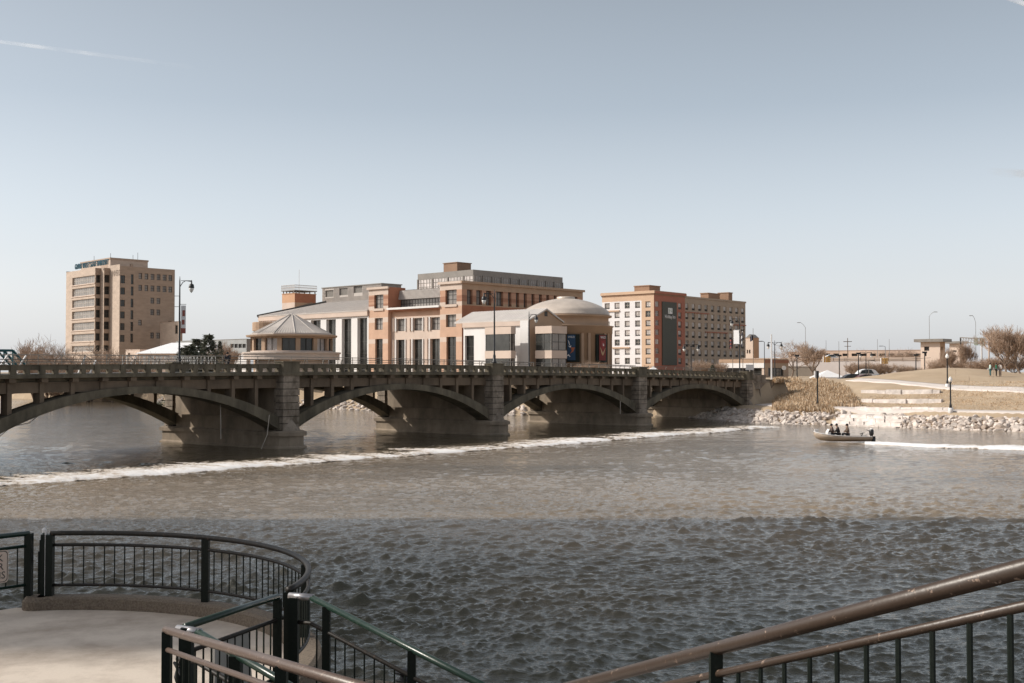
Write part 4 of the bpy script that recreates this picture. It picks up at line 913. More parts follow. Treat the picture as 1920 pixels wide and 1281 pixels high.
# ------------------------------------------------------------------ hotel
def hotel():
    b = Block(1226.5, 350, 50.5, 139, 1284.5, 1129); org = b.base()
    T = thing('hotel', org, 'white, orange and red hotel block with a dark sign panel and a long tan wing', 'hotel')
    L, Q = b.FL, b.FR; top = L.z(1226, 546.5)
    rows = [586.6 - 21.5 + 17.62 * i for i in range(7)]; zl = lambda y: L.z(1215, y)
    mb = MB(); big = []; ops = []
    for cx in (1133.8, 1152.3, 1171.3, 1190.8, 1210.3):
        for y in rows: ops.append((L.s(cx), L.s(cx + 9.6), zl(y + 11.8), zl(y)))
    so, zo = L.s(1203), zl(563)
    facade(mb, L, 0, L.L, GZ, top, ops, 0.35, lambda s, z: 1 if (s > so or z > zo) else 0, sc=[so], zc=[zo])
    pbox(mb, L, -.4, L.L + .4, -0.4, -0.003, top - .55, top + .15, 1); pbox(mb, Q, 0.003, Q.L + .4, -0.4, -0.003, top - .55, top + .15, 2)
    pbox(mb, L, -.2, L.L, -0.15, -0.004, top - .95, top - .56, 3); pbox(mb, Q, 0.003, Q.L, -0.15, -0.004, top - .95, top - .56, 3)
    for a, c_, y in ((1131, 1162, 584.5), (1148, 1181, 653.5)): pbox(mb, L, L.s(a), L.s(c_), -0.35, -0.003, L.z(1150, y), L.z(1150, y - 2.2), 1)
    zq = lambda y: Q.z(1230, y); oq = []
    for i, y in enumerate(rows): oq.append((Q.s(1229), Q.s(1235.8), zl(y + 10), zl(y)))
    for i, y in enumerate(rows): oq.append((Q.s(1271.8), Q.s(1278), zl(y + 12), zl(y)))
    facade(mb, Q, 0, Q.L, GZ, top, oq, 0.3, lambda s, z: 2)
    b.back(mb, GZ, top, 1); b.slab(mb, top + .16, top + .3, 0.3, 1)
    mb.build('wall', [htl_wh, htl_or, htl_red, brown_m], T, org)
    gm = [glass_l, glass_m, glass_l, glass_l, glass_l, glass_l, glass]
    for i, o in enumerate(ops): window(L, o, 0.33, T, [frame_b, random.choice(gm), frame_d], 2, 2, 0.09, origin=org, bottom=0.42)
    for i, o in enumerate(oq): window(Q, o, 0.28, T, [frame_b, random.choice(gm[:5]), frame_d], 2, 2, 0.1, origin=org, bottom=0.7 if i > 6 else None)
    # sign panel
    mb = MB(); z0, z1 = Q.z(1241, 685), Q.z(1241, 565.5); pbox(mb, Q, Q.s(1241), Q.s(1268), -0.25, -0.003, z0, z1, 0); pn = mb.build('sign_panel', htl_green, T, org)
    rz = math.atan2(Q.t.y, Q.t.x)
    def put(txt, s0, s1, z, hs=1.0):
        me = text_mesh(txt, 1.0, 0.02); me.materials.append(white_p); ob = bpy.data.objects.new('lettering', me); C.objects.link(ob); ob.parent = pn
        tw = max(v.co.x for v in me.vertices) - min(v.co.x for v in me.vertices); sc = (s1 - s0) / tw
        p = Q.pt((s0 + s1) / 2, -0.30); ob.scale = (sc, sc * hs, 1); ob.rotation_euler = (math.pi / 2, 0, rz); ob.location = Vector((p.x, p.y, z)) - org
    put('Holiday Inn', Q.s(1245.5), Q.s(1264.7), Q.z(1255, 594.3), 1.15)
    mb = MB(); a0, a1 = Q.s(1251.5), Q.s(1259.3); za, zb_ = Q.z(1255, 588.6), Q.z(1255, 577.8)
    pbox(mb, Q, a0, a1, -0.33, -0.26, za, zb_, 0)
    w_ = a1 - a0
    for f0, f1, g0, g1 in ((.12, .30, .12, .88), (.68, .86, .30, .62), (.30, .62, .46, .58), (.55, .80, .74, .9)): pbox(mb, Q, a0 + w_ * f0, a0 + w_ * f1, -0.36, -0.331, za + (zb_ - za) * g0, za + (zb_ - za) * g1, 1)
    mb.build('emblem', [white_p, M('emblem_green', (0.35, 0.42, 0.36), 0.6)], pn, org)
    for pl, c_, pr, yt, yb, Yd in ((1189.6, 1218, 1238, 534.5, 549, 362), (1313.7, 1329, 1350, 548.8, 565, 395), (1347, 1366.5, 1373.5, 548, 566, 402)):
        c = Vector((at(c_, 690, Yd).x, Yd)); l, r = cross(c, 139, pl), cross(c, 50.5, pr); bb = l + r - c; mb = MB(); zt_ = zat(c_, yt, Yd)
        mb.prism([tuple(l), tuple(c), tuple(r), tuple(bb)], zat(c_, yb + 12, Yd), zt_ - .3); mb.prism([tuple(p + (p - (c + bb) / 2).normalized() * 0.25) for p in (l, c, r, bb)], zt_ - .3, zt_)
        mb.build('plant_room', brown_m, T, org)
    # tan wing, set back a touch
    S = Q.pt(Q.L, 0.8); E = cross(S, 50.5, 1398); G = Face(S, E); tg = G.z(1290, 555.8)
    cols = [(1285.5, 1291), (1297.5, 1303.4), (1309.5, 1315.4), (1321.3, 1327.2), (1333.6, 1339.4), (1345.4, 1351), (1356.6, 1362.2), (1367.8, 1373.4), (1379, 1384.6), (1390, 1395.8)]
    gz = lambda y: G.z(1288, y); r2 = [568.8 + 17.3 * i for i in range(7)]; og = []
    for a, c_ in cols:
        for y in r2: og.append((G.s(a), G.s(c_), gz(y + 12.6), gz(y)))
    mb = MB(); facade(mb, G, 0, G.L, GZ, tg, og, 0.3)
    bk = E + G.n * 17; b0 = S + G.n * 17
    mb.add([(E.x, E.y, GZ), (bk.x, bk.y, GZ), (bk.x, bk.y, tg), (E.x, E.y, tg)], [(0, 1, 2, 3)]); mb.add([(b0.x, b0.y, GZ), (bk.x, bk.y, GZ), (bk.x, bk.y, tg), (b0.x, b0.y, tg)], [(0, 1, 2, 3)])
    mb.add([(p.x, p.y, tg - .3) for p in (S, E, bk, b0)], [(0, 1, 2, 3)]); pbox(mb, G, 0, G.L + .2, -0.2, -0.003, tg - .5, tg + .05, 0)
    for a, c_, y in ((1285, 1329, 586.2), (1322, 1364, 623.5), (1368, 1398, 609.5)): pbox(mb, G, G.s(a), G.s(c_), -0.3, -0.003, G.z(a, y), G.z(a, y - 1.7), 1)
    mb.build('wall', [htl_tan, htl_red], T, org)
    left = 100 - len(ops) - len(oq); rest = MB()
    for i, o in enumerate(og):
        gmat = random.choice([glass_m, glass_l, glass_l, glass_m, glass_l])
        if i < left: window(G, o, 0.28, T, [frame_b, gmat, grille], 2, 2, 0.1, origin=org, bottom=.7)
        else: window(G, o, 0.28, None, None, 2, 2, 0.1, bottom=.7, mb=rest)
    tag(rest.build('windows', [frame_b, glass_l, grille], T, org), None, kind='stuff')
hotel()

def simple_block(name, cpx, Y, aR_, aL_, pxR, pxL, ytop, mats, label, cat, ops=None, corn=0.0, nx=2, zbase=GZ, roofm=1, wl=None, gl=None):
    b = Block(cpx, Y, aR_, aL_, pxR, pxL); org = b.base(); T = thing(name, org, label, cat); z1 = b.FL.z(cpx, ytop); mb = MB(); ops = ops or {}
    oL = [(b.FL.s(a), b.FL.s(c), b.FL.z((a + c) / 2, y1), b.FL.z((a + c) / 2, y0)) for a, c, y0, y1 in ops.get('L', [])]
    oR = [(b.FR.s(a), b.FR.s(c), b.FR.z((a + c) / 2, y1), b.FR.z((a + c) / 2, y0)) for a, c, y0, y1 in ops.get('R', [])]
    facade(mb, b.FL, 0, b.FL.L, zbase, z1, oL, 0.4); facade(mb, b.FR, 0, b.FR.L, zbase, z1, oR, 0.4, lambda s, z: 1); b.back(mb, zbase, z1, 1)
    if corn: b.slab(mb, z1 - corn * .6, z1, corn, 2)
    else: b.slab(mb, z1, z1 + 0.12, 0.1, 1)
    mb.build('wall', mats, T, org)
    for f, oo in ((b.FL, oL), (b.FR, oR)):
        for o in oo: window(f, o, 0.4, T, [frame_d, gl or glass], nx, 2, 0.12, origin=org)
    return T, b, org
pale = M('pale_render', (0.62, 0.50, 0.42), 0.85, 0.05, 0.3)
# low buildings and porch of the hotel
T, b, org = simple_block('drive_through_porch', 1433, 240, 50, 140, 1478, 1349, 674, [cream, brown_st, brown_st], 'low striped porch with a white fascia beside the hotel wing', 'porch',
             {'L': [(1352, 1428, 690, 712)], 'R': [(1440, 1470, 690, 705)]}, nx=5)
mb = MB(); f = b.FL; pbox(mb, f, 0, f.L, -.15, -.003, f.z(1433, 690), f.z(1433, 680.8), 1)
for i in range(3): pbox(mb, f, -.1, f.L + .1, -.12 - .04 * i, -.003, f.z(1433, 680.4 - 2 * i), f.z(1433, 679 - 2 * i), 0)
for i in range(3): pbox(mb, b.FR, .003, b.FR.L + .1, -.12, -.003, f.z(1433, 680.4 - 2 * i), f.z(1433, 679 - 2 * i), 2)
mb.build('fascia', [htl_or, white_p, redbr], T, org)
T, b, org = simple_block('chapel_like_house', 1412.5, 420, 50, 139, 1423, 1398, 634, [pale, M('buff_brick', (0.46, 0.28, 0.17), 0.85, 0.08, 0.5), seam_dk], 'tall narrow buff house with a pitched grey roof just right of the hotel', 'house', {'L': [(1400, 1402.5, 656, 663), (1404, 1407, 656, 663)]}, nx=1)
mb = MB(); z1 = b.FL.z(1412, 634) + .13; zp = b.FL.z(1404, 627)
la, lb, lc, ld = b.Ll, b.C, b.Rr, b.Bk; m1, m2 = (la + lb) / 2, (lc + ld) / 2
mb.add([(la.x, la.y, z1), (lb.x, lb.y, z1), (lc.x, lc.y, z1), (ld.x, ld.y, z1), (m1.x, m1.y, zp), (m2.x, m2.y, zp)], [(0, 1, 4), (1, 2, 5, 4), (2, 3, 5), (3, 0, 4, 5), (3, 2, 1, 0)]); mb.build('roof', seam_dk, T, org)
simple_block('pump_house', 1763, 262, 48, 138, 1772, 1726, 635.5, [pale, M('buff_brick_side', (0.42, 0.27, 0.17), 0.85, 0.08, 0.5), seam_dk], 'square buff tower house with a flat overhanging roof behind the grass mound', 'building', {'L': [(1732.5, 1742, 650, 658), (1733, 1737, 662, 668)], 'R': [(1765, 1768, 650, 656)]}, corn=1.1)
simple_block('toll_house', 1801, 290, 48, 138, 1806, 1780, 640, [pale, peach, seam_dk], 'smaller buff house with a dark eave, second building behind the mound', 'building', {'L': [(1785.5, 1793.5, 657, 660)]}, corn=0.9)
simple_block('market_hall', 1738, 400, 64, 153, 1760, 1538, 656.5, [M('market_wall', (0.64, 0.48, 0.38), 0.9, 0.15, 0.1), peach, peach], 'long low buff building with a row of dark openings on the skyline at right', 'building',
             {'L': [(1545 + 17.2 * i, 1556 + 17.2 * i, 663, 668) for i in range(11)]}, nx=2, zbase=6)
simple_block('brick_works', 1540, 470, 64, 153, 1545, 1478, 660.5, [M('works_wall', (0.56, 0.41, 0.32), 0.9, 0.15, 0.1), peach, peach], 'long low brown building on the skyline between the bare trees', 'building',
             {'L': [(1484 + 14 * i, 1490 + 14 * i, 664, 667) for i in range(4)]}, nx=2, zbase=6)
simple_block('shed_with_skylights', 462, 330, 47, 137, 470, 330, 636, [M('glass_hall_grey', (0.30, 0.31, 0.31), 0.4, 0.1, 0.3), seam_dk, seam_dk], 'long low grey hall with ribbon windows behind the evergreens', 'building', {'L': [(432 + 7.5 * i, 438.5 + 7.5 * i, 645, 652.5) for i in range(4)]}, nx=2)
simple_block('annex', 336, 395, 47, 137, 342, 300, 603, [tower_br, tower_shade, cream], 'narrow brown annex just behind the brick tower and the street lamp', 'building', {'L': [(328, 333, 610, 626)]}, nx=1)
# white roofed hall at left
f = Face(cross(Vector((at(372, 690, 280).x, 280)), 172, 258), Vector((at(372, 690, 280).x, 280)))
org = Vector((f.A.x, f.A.y, GZ)); T = thing('white_roofed_hall', org, 'low hall with a bright white sloping roof beyond the bridge left of the evergreens', 'building')
mb = MB(); e = f.z(300, 663); r_ = f.z(300, 640.5); P = f.P; LL = f.L
mb.hexa([P(0, 0, GZ), P(LL, 0, GZ), P(LL, 24, GZ), P(0, 24, GZ), P(0, 0, e), P(LL, 0, e), P(LL, 24, e), P(0, 24, e)]); mb.build('wall', cream, T, org)
mb = MB(); mb.add([P(-.5, -.5, e), P(LL + .5, -.5, e), P(LL + .5, 24.5, e), P(-.5, 24.5, e), P(3.2, 12, r_), P(LL - 1, 12, r_)], [(0, 1, 5, 4), (1, 2, 5), (2, 3, 4, 5), (3, 0, 4), (3, 2, 1, 0)]); mb.build('roof', M('white_membrane', (0.80, 0.80, 0.81), 0.7, 0.03, 0.3), T, org)
simple_block('low_pale_building', 262, 300, 47, 137, 275, 236, 656, [pale, cream, cream], 'low pale building at the foot of the brick tower', 'building', {'L': [(240, 244, 662, 667)]}, nx=1)
simple_block('low_white_building', 462, 240, 47, 137, 470, 418, 664, [white_w, cream, cream], 'low white flat building between the evergreens and the round pavilion', 'building', {'L': [(424, 431, 669, 676), (440, 447, 669, 676)]})
simple_block('boat_house', 37, 300, 47, 137, 42, 17, 664, [M('pale_grey_wall', (0.50, 0.47, 0.46), 0.8, 0.05, 0.3), seam_dk, seam_dk], 'small pale grey building seen below the teal truss at the left edge', 'building', {'L': [(20, 24, 670, 676)]}, nx=1)
for px, Yd, yt, w_, h_, lb in ((1225, 168, 687, 2.6, 1.0, 'white pointed tent beyond the right bridge pier'), (1551, 215, 694, 5.2, 1.3, 'white pointed tent roof standing behind the dry grass')):
    c = at(px, yt, Yd); zb_ = c.z - h_; T = thing('canopy_tent', (c.x, Yd, zb_ - 2.1), lb, 'tent'); mb = MB()
    hw_ = w_ / 2; mb.add([(-hw_, -hw_, 2.1), (hw_, -hw_, 2.1), (hw_, hw_, 2.1), (-hw_, hw_, 2.1), (0, 0, 2.1 + h_)], [(0, 1, 4), (1, 2, 4), (2, 3, 4), (3, 0, 4), (3, 2, 1, 0)]); mb.box(-hw_, hw_, -hw_, hw_, 1.85, 2.095); mb.build('canopy', white_p, T)
    for sx in (-1, 1):
        for sy in (-1, 1): mb = MB(); mb.tube([(sx * hw_ * .95, sy * hw_ * .95, -0.2), (sx * hw_ * .95, sy * hw_ * .95, 1.9)], 0.04, 5); mb.build('leg', rail_grey, T)

# ------------------------------------------------------------------ elevated road in the distance
f = Face(Vector((at(1392, 690, 330).x, 330)), Vector((at(1800, 690, 300).x, 300))); org = Vector((f.A.x, f.A.y, GZ))
T = thing('highway_wall', org, 'long pale concrete highway retaining wall with a parapet at far right', 'wall')
ztop = f.z(1600, 670.5); mb = MB(); pbox(mb, f, 0, f.L, 0, 0.6, GZ, f.z(1600, 676.5), 0); mb.build('wall', M('floodwall', (0.55, 0.50, 0.48), 0.9, 0.06, 0.1), T, org)
mb = MB(); pbox(mb, f, -.1, f.L, -.15, 0.45, f.z(1600, 676.4), ztop, 0)
for i in range(16): pbox(mb, f, f.L * i / 16, f.L * i / 16 + .25, -.25, -.152, f.z(1600, 676.4), ztop, 0)
mb.build('parapet', M('parapet_tan', (0.45, 0.36, 0.30), 0.9, 0.08, 0.2), T, org)
mb = MB(); pbox(mb, f, f.s(1478), f.s(1545), -8, -7.4, GZ, f.z(1500, 688.5) , 0); pbox(mb, f, f.s(1478), f.s(1545), -8.2, -7.3, f.z(1500, 688), f.z(1500, 686.5), 0)
tag(mb.build('low_wall', M('low_wall_grey', (0.2, 0.17, 0.14), 0.9, 0.1, 0.3), None, f.P(f.s(1500), -8, GZ)), 'low dark brown wall in front of the pale highway wall', 'wall')
mb = MB(); pbox(mb, f, 0, f.L, 0.62, 30, f.z(1600, 676.4) - .6, f.z(1600, 676.4) - .5, 0); tag(mb.build('road', asphalt), 'elevated highway road surface', None, kind='structure')
# gantry with sign backs
g0, g1 = at(1801, 633, 285), at(1854, 636, 262); T = thing('sign_gantry', (g0.x, g0.y, GZ), 'truss sign gantry with dark green sign backs over the road at far right', 'sign gantry')
mb = MB(); d = (g1 - g0); hv = Vector((0, 0, 1)); bz = 1.1
for o_ in (0, -bz): mb.tube([g0 + hv * o_, g1 + hv * o_], .12, 4)
for i in range(11): a_ = g0 + d * i / 10; mb.tube([a_, a_ - hv * bz], .06, 4); (i < 10) and mb.tube([a_, g0 + d * (i + 1) / 10 - hv * bz], .05, 4)
mb.build('truss', seam_dk, T, (g0.x, g0.y, GZ))
for a0, a1 in ((.50, .63), (.69, .86)):
    p, q = g0 + d * a0, g0 + d * a1; n_ = Vector((-d.y, d.x, 0)).normalized() * .1; mb = MB()
    mb.hexa([p - hv * 1.6, q - hv * 1.6, q - hv * 1.6 + n_, p - hv * 1.6 + n_, p + hv * .2, q + hv * .2, q + hv * .2 + n_, p + hv * .2 + n_]); mb.build('sign_panel', M('sign_back', (0.16, 0.18, 0.14), 0.6, 0.1, 0.5), T, (g0.x, g0.y, GZ))
for a0, m_ in ((0, frame_d), (.76, white_w), (1, pale)): p = g0 + d * a0; mb = MB(); hp = .14; mb.box(p.x - hp, p.x + hp, p.y - hp, p.y + hp, GZ, p.z - (0 if a0 in (0, 1) else bz)); mb.build('post', m_, T, (g0.x, g0.y, GZ))

# ------------------------------------------------------------------ finding the ground under a picture point
def gz1(x, y): return float(ground_z(np.array([x]), np.array([y]))[0])
def gpt(px, py, y0=95, y1=330):
    ysr = np.linspace(y0, y1, 1600); p = ray(px, py); xr = p[0] / p[1] * ysr; zr = CZ + p[2] / p[1] * ysr; g = ground_z(xr, ysr)
    k = np.argmax((zr - g) <= 0)
    if not ((zr - g) <= 0).any(): k = len(ysr) - 1
    return Vector((xr[k], ysr[k], g[k]))
def gat(px, Y): x = at(px, 700, Y).x; return Vector((x, Y, gz1(x, Y)))

# ------------------------------------------------------------------ right bank: paths, ledges, riprap
def drape(name, pts, w_, mat, label):
    pts = [Vector(p).to_2d() for p in pts]; sm = []
    for a, b in zip(pts[:-1], pts[1:]):
        n = max(2, int((b - a).length / 0.8)); sm += [a + (b - a) * i / n for i in range(n)]
    sm.append(pts[-1]); sm = [Vector(x) for x in sm]
    for _ in range(14): sm = [sm[0]] + [(sm[i - 1] + sm[i] * 2 + sm[i + 1]) / 4 for i in range(1, len(sm) - 1)] + [sm[-1]]
    X = np.zeros((len(sm), 7)); Y = X.copy()
    for i, p in enumerate(sm):
        t = (sm[min(i + 1, len(sm) - 1)] - sm[max(i - 1, 0)]).normalized(); n = Vector((-t.y, t.x))
        for j in range(7): q = p + n * w_ * (j / 6 - .5); X[i, j], Y[i, j] = q.x, q.y
    Zp = ground_z(X, Y) + 0.11
    X = np.concatenate([X[:, :1], X, X[:, -1:]], 1); Y = np.concatenate([Y[:, :1], Y, Y[:, -1:]], 1); Zp = np.concatenate([Zp[:, :1] - .5, Zp, Zp[:, -1:] - .5], 1)
    o = grid_obj(name, X, Y, Zp, mat); return tag(o, label, None, kind='structure')
low = [gpt(1402, 758), gpt(1440, 762), gpt(1500, 768), gpt(1562, 775), gpt(1640, 779), gpt(1690, 778), gpt(1800, 775), gpt(1920, 771), gpt(2100, 766)]
SHd = SH[13:22]
def offs_line(d):                                  # a line parallel to the shore
    pts = []
    for i in range(14, 23):
        p = SH[i]; t = SH[min(i + 1, 23)] - SH[i - 1]; t = t / np.hypot(*t); n = np.array([-t[1], t[0]]); pts.append(Vector((*(p + n * d), 0)))
    return pts
ol = offs_line(5.4); ol[0] = Vector((31.6, 146.5, 0)); ol[1] = Vector((32.2, 140.5, 0))
drape('path', ol, 2.6, path_m, 'pale concrete riverside path along the top of the riprap')
up = [gpt(1600, 713), gpt(1655, 716), gpt(1700, 719.5), gpt(1776, 726), gpt(1850, 730), gpt(1935, 735), gpt(2100, 745)]
drape('path', up, 2.3, path_m, 'pale concrete path running below the grass mound')
def ledge(px0, px1, yb, yt, label, n):
    a, b = gpt(px0, yb), gpt(px1, yb); T = thing('stone_ledge', (a.x, a.y, a.z), label, 'stone ledge', 'stone ledges in the terraced lawn')
    x = 0.0; L = (b - a).length; t = (b - a).normalized(); nn = Vector((-t.y, t.x, 0)); nn = nn if nn.y > 0 else -nn; rnd = random.Random(px0 + yb)
    h = (yb - yt) / F * a.y
    while x < L - 0.3:
        l = min(rnd.uniform(.9, 2.1), L - x); p0 = a + t * x; p1 = a + t * (x + l - .04); hh = h * rnd.uniform(.82, 1.12); o = rnd.uniform(-.1, .1); mb = MB(); zz = min(p0.z, p1.z)
        P = lambda p, d, z: p + nn * d + Vector((0, 0, z))
        mb.hexa([P(p0, o, -.4), P(p1, o, -.4), P(p1, .8 + o, -.4), P(p0, .8 + o, -.4), P(p0, o + rnd.uniform(0, .1), hh * rnd.uniform(.9, 1)), P(p1, o + rnd.uniform(0, .1), hh), P(p1, .8 + o, hh), P(p0, .8 + o, hh)])
        mb.build('block', ledge_m, T, (a.x, a.y, a.z)); x += l
ledge(1602, 1782, 771, 764, 'lowest and longest row of pale limestone blocks stepping up the lawn', 12)
ledge(1614, 1768, 755, 749, 'middle row of pale limestone blocks stepping up the lawn', 12)
ledge(1614, 1762, 738, 732, 'uppermost row of pale limestone blocks stepping up the lawn', 12)
def landing():                                     # stone steps at the water between the two riprap stretches
    T = thing('stone_landing', (38, 128, 0), 'pale stone landing steps at the water between two stretches of riprap', 'steps')
    a, b = Vector((34.8, 129.2, 0)), Vector((40.2, 122.6, 0)); t = (b - a).normalized(); nn = Vector((-t.y, t.x, 0)); nn = nn if nn.y > 0 else -nn; L = (b - a).length
    for j in range(4):
        mb = MB(); x = 0
        while x < L:
            l = random.uniform(.8, 1.8); p0, p1 = a + t * x, a + t * min(L, x + l - .05); z = 0.12 + .34 * j + random.uniform(-.03, .03); d = j * .8 - .3 + random.uniform(-.1, .1)
            mb.hexa([p0 + nn * d + Vector((0, 0, -.6)), p1 + nn * d + Vector((0, 0, -.6)), p1 + nn * (d + 1.6) + Vector((0, 0, -.6)), p0 + nn * (d + 1.6) + Vector((0, 0, -.6)), p0 + nn * d + Vector((0, 0, z)), p1 + nn * d + Vector((0, 0, z)), p1 + nn * (d + 1.6) + Vector((0, 0, z)), p0 + nn * (d + 1.6) + Vector((0, 0, z))]); x += l
        mb.build('step', ledge_m, T, (38, 128, 0))
landing()
def rock_mesh(seed):
    rng = random.Random(seed); import bmesh
    bm = bmesh.new(); bmesh.ops.create_icosphere(bm, subdivisions=2, radius=1)
    cuts = [(Vector((rng.gauss(0, 1), rng.gauss(0, 1), rng.gauss(0, 1))).normalized(), rng.uniform(.45, .82)) for _ in range(9)]
    for v in bm.verts:
        for n_, d in cuts:
            e = v.co.dot(n_) - d
            if e > 0: v.co -= n_ * e
        v.co *= 1 + rng.uniform(-.04, .04)
    bmesh.ops.scale(bm, vec=(1, rng.uniform(.65, .95), rng.uniform(.5, .8)), verts=bm.verts)
    me = bpy.data.meshes.new('rock'); bm.to_mesh(me); bm.free(); me.materials.append(rock_m if seed % 4 else rock_b); return me
rocks = [rock_mesh(i) for i in range(12)]
cand = []
rr = random.Random(11)
def scatter(i0, i1, dmax, step, skip=None):
    for a, b in zip(SH[i0:i1], SH[i0 + 1:i1 + 1]):
        a, b = np.array(a), np.array(b); L = np.hypot(*(b - a)); t = (b - a) / L; n = np.array([-t[1], t[0]]); x = 0
        while x < L:
            d = -0.5
            while d < dmax:
                p = a + t * (x + rr.uniform(-.25, .25)) + n * (d + rr.uniform(-.15, .15)); s = rr.choice((.28, .36, .44, .55)) * rr.uniform(.8, 1.2)
                if not (skip and skip(p)): cand.append((p[0], p[1], s))
                d += .40
            x += step
scat_top = 2.7
land_skip = lambda p: 34.6 < p[0] - (p[1] - 126) * 0.0 < 40.4 and p[1] < 131
scatter(11, 20, 3.0, .44, land_skip)
scatter(4, 9, 3.0, 1.5)
cand.sort(key=lambda c: -c[2] / math.hypot(c[0], c[1]) if (-.5 < c[0] / c[1] < .46) else 0)
for i, (x, y, s) in enumerate(cand[:300]):
    o = bpy.data.objects.new('rock', rocks[i % 12]); C.objects.link(o); o.location = (x, y, gz1(x, y) + s * .15); o.scale = (s, s, s); o.rotation_euler = (rr.uniform(-.4, .4), rr.uniform(-.4, .4), rr.uniform(0, 6.3))
    tag(o, 'pale angular riprap boulder on the right river bank', 'rock', 'riprap boulders along the river bank')
V = []; Fc = []; Mi = []
for i, (x, y, s) in enumerate(cand[300:]):
    me = rocks[rr.randrange(12)]; z = gz1(x, y) + s * .25; M3 = Matrix.Rotation(rr.uniform(0, 6.3), 3, 'Z') @ Matrix.Rotation(rr.uniform(-.4, .4), 3, 'X') * s; o0 = len(V)
    V += [tuple(M3 @ v.co + Vector((x, y, z))) for v in me.vertices]; Fc += [tuple(o0 + k for k in p.vertices) for p in me.polygons]
me = bpy.data.meshes.new('riprap'); me.from_pydata(V, [], Fc); me.materials.append(rock_m); o = bpy.data.objects.new('riprap', me); C.objects.link(o)
tag(o, 'heap of smaller pale riprap stones along the banks', None, kind='stuff')

# dry golden grass
def grass(name, n, reg, hmin, hmax, mats, label, seed, width=.03):
    rg = random.Random(seed); V = []; Fc = []; Mi = []; cnt = 0; pts = []
    while cnt < n:
        px, py = rg.uniform(reg[0], reg[1]), rg.uniform(reg[2], reg[3])
        if reg[4](px, py):
            pts.append((px, py)); cnt += 1
    yy = np.linspace(120, 175, 500)
    for px, py in pts:
        p = ray(px, py); xr = p[0] / p[1] * yy; zr = CZ + p[2] / p[1] * yy; g = ground_z(xr, yy); k = int(np.argmax((zr - g) <= 0)) if ((zr - g) <= 0).any() else 499
        x, y, z = xr[k], yy[k] + rg.uniform(-.6, .6), g[k]
        clump = .55 + .45 * math.sin(x * 1.7 + math.sin(y * 1.3) * 2)
        for b in range(5):
            h = rg.uniform(hmin, hmax) * (0.6 + .6 * clump); a = rg.uniform(0, 6.28); ln = rg.uniform(.05, .45) * h; bx, by = x + rg.uniform(-.3, .3), y + rg.uniform(-.3, .3); w2 = width * rg.uniform(.6, 1.6)
            ca, sa = math.cos(a) * w2, math.sin(a) * w2; lx, ly = math.cos(a + 1) * ln, math.sin(a + 1) * ln; o0 = len(V)
            V += [(bx - ca, by - sa, z - .05), (bx + ca, by + sa, z - .05), (bx + lx * .5 + ca, by + ly * .5 + sa, z + h * .6), (bx + lx * .5 - ca, by + ly * .5 - sa, z + h * .6), (bx + lx, by + ly, z + h)]
            Fc += [(o0, o0 + 1, o0 + 2, o0 + 3), (o0 + 3, o0 + 2, o0 + 4)]; m_ = rg.randrange(len(mats)); Mi += [m_, m_]
    me = bpy.data.meshes.new(name); me.from_pydata(V, [], Fc)
    for m_ in mats: me.materials.append(m_)
    me.polygons.foreach_set('material_index', Mi); o = bpy.data.objects.new(name, me); C.objects.link(o); return tag(o, label, None, kind='stuff')
gm1 = [cloth('straw', (0.56, 0.41, 0.27)), cloth('straw_light', (0.66, 0.54, 0.40)), cloth('straw_brown', (0.42, 0.28, 0.16))]
def reg1(px, py): return py > 715 + 5 * math.sin(px * .13) + max(0, px - 1560) * 0.75 and py < 768 + (px - 1450) * .06 and px > 1452 + max(0, 760 - py) * 0.15 and not (px > 1560 and py > 764)
grass('tall_grass', 6500, (1448, 1610, 712, 774, reg1), .28, .66, gm1, 'golden dry tall grass covering the slope beside the bridge end', 5)
grass('low_grass', 2600, (1600, 1925, 715, 772, lambda a, b: (b > 740 or a > 1770) and not (b > 768)), .02, .08, gm1, 'short dry lawn grass on the terraces', 6, .02)

# ------------------------------------------------------------------ trees
def branch_mesh(seed, H, spread, levels=5, n0=5, trunk_h=.25, up=.5, r0=.018, twist=.5, dens=3):
    rg = random.Random(seed); tr = MB(); cr = MB()
    def grow(p, d, L, r, lv):
        n = 3; pts = [p]; rs = [r]; q = Vector(p); dd = Vector(d)
        for i in range(n):
            dd = (dd + Vector((rg.gauss(0, .16), rg.gauss(0, .16), rg.gauss(0, .1) + .05 * up)) * twist * 1.6).normalized(); q = q + dd * L / n; pts.append(q.copy()); rs.append(r * (1 - .5 * (i + 1) / n))
        (tr if lv == 0 else cr).tube(pts, rs, 6 if lv < 2 else 3, 0 if lv < 2 else 1, caps=False)
        if lv >= levels: return
        k = n0 if lv == 0 else dens + (rg.random() < .5)
        for j in range(k):
            f = rg.uniform(.35, 1) if lv else rg.uniform(.55, 1.0)
            i = min(n - 1, int(f * n)); b = pts[i].lerp(pts[i + 1], f * n - i); a = rg.uniform(0, 6.28)
            side = Vector((math.cos(a), math.sin(a), 0)); nd = (dd * rg.uniform(.5, 1) + side * spread * rg.uniform(.6, 1.2) + Vector((0, 0, up * rg.uniform(.3, 1)))).normalized()
            grow(b, nd, L * rg.uniform(.55, .8) if lv else H * rg.uniform(.28, .42), max(r * .52, H * .0021), lv + 1)
    grow(Vector((0, 0, -.3)), Vector((0, 0, 1)), H * trunk_h + .3, H * r0, 0)
    return tr, cr
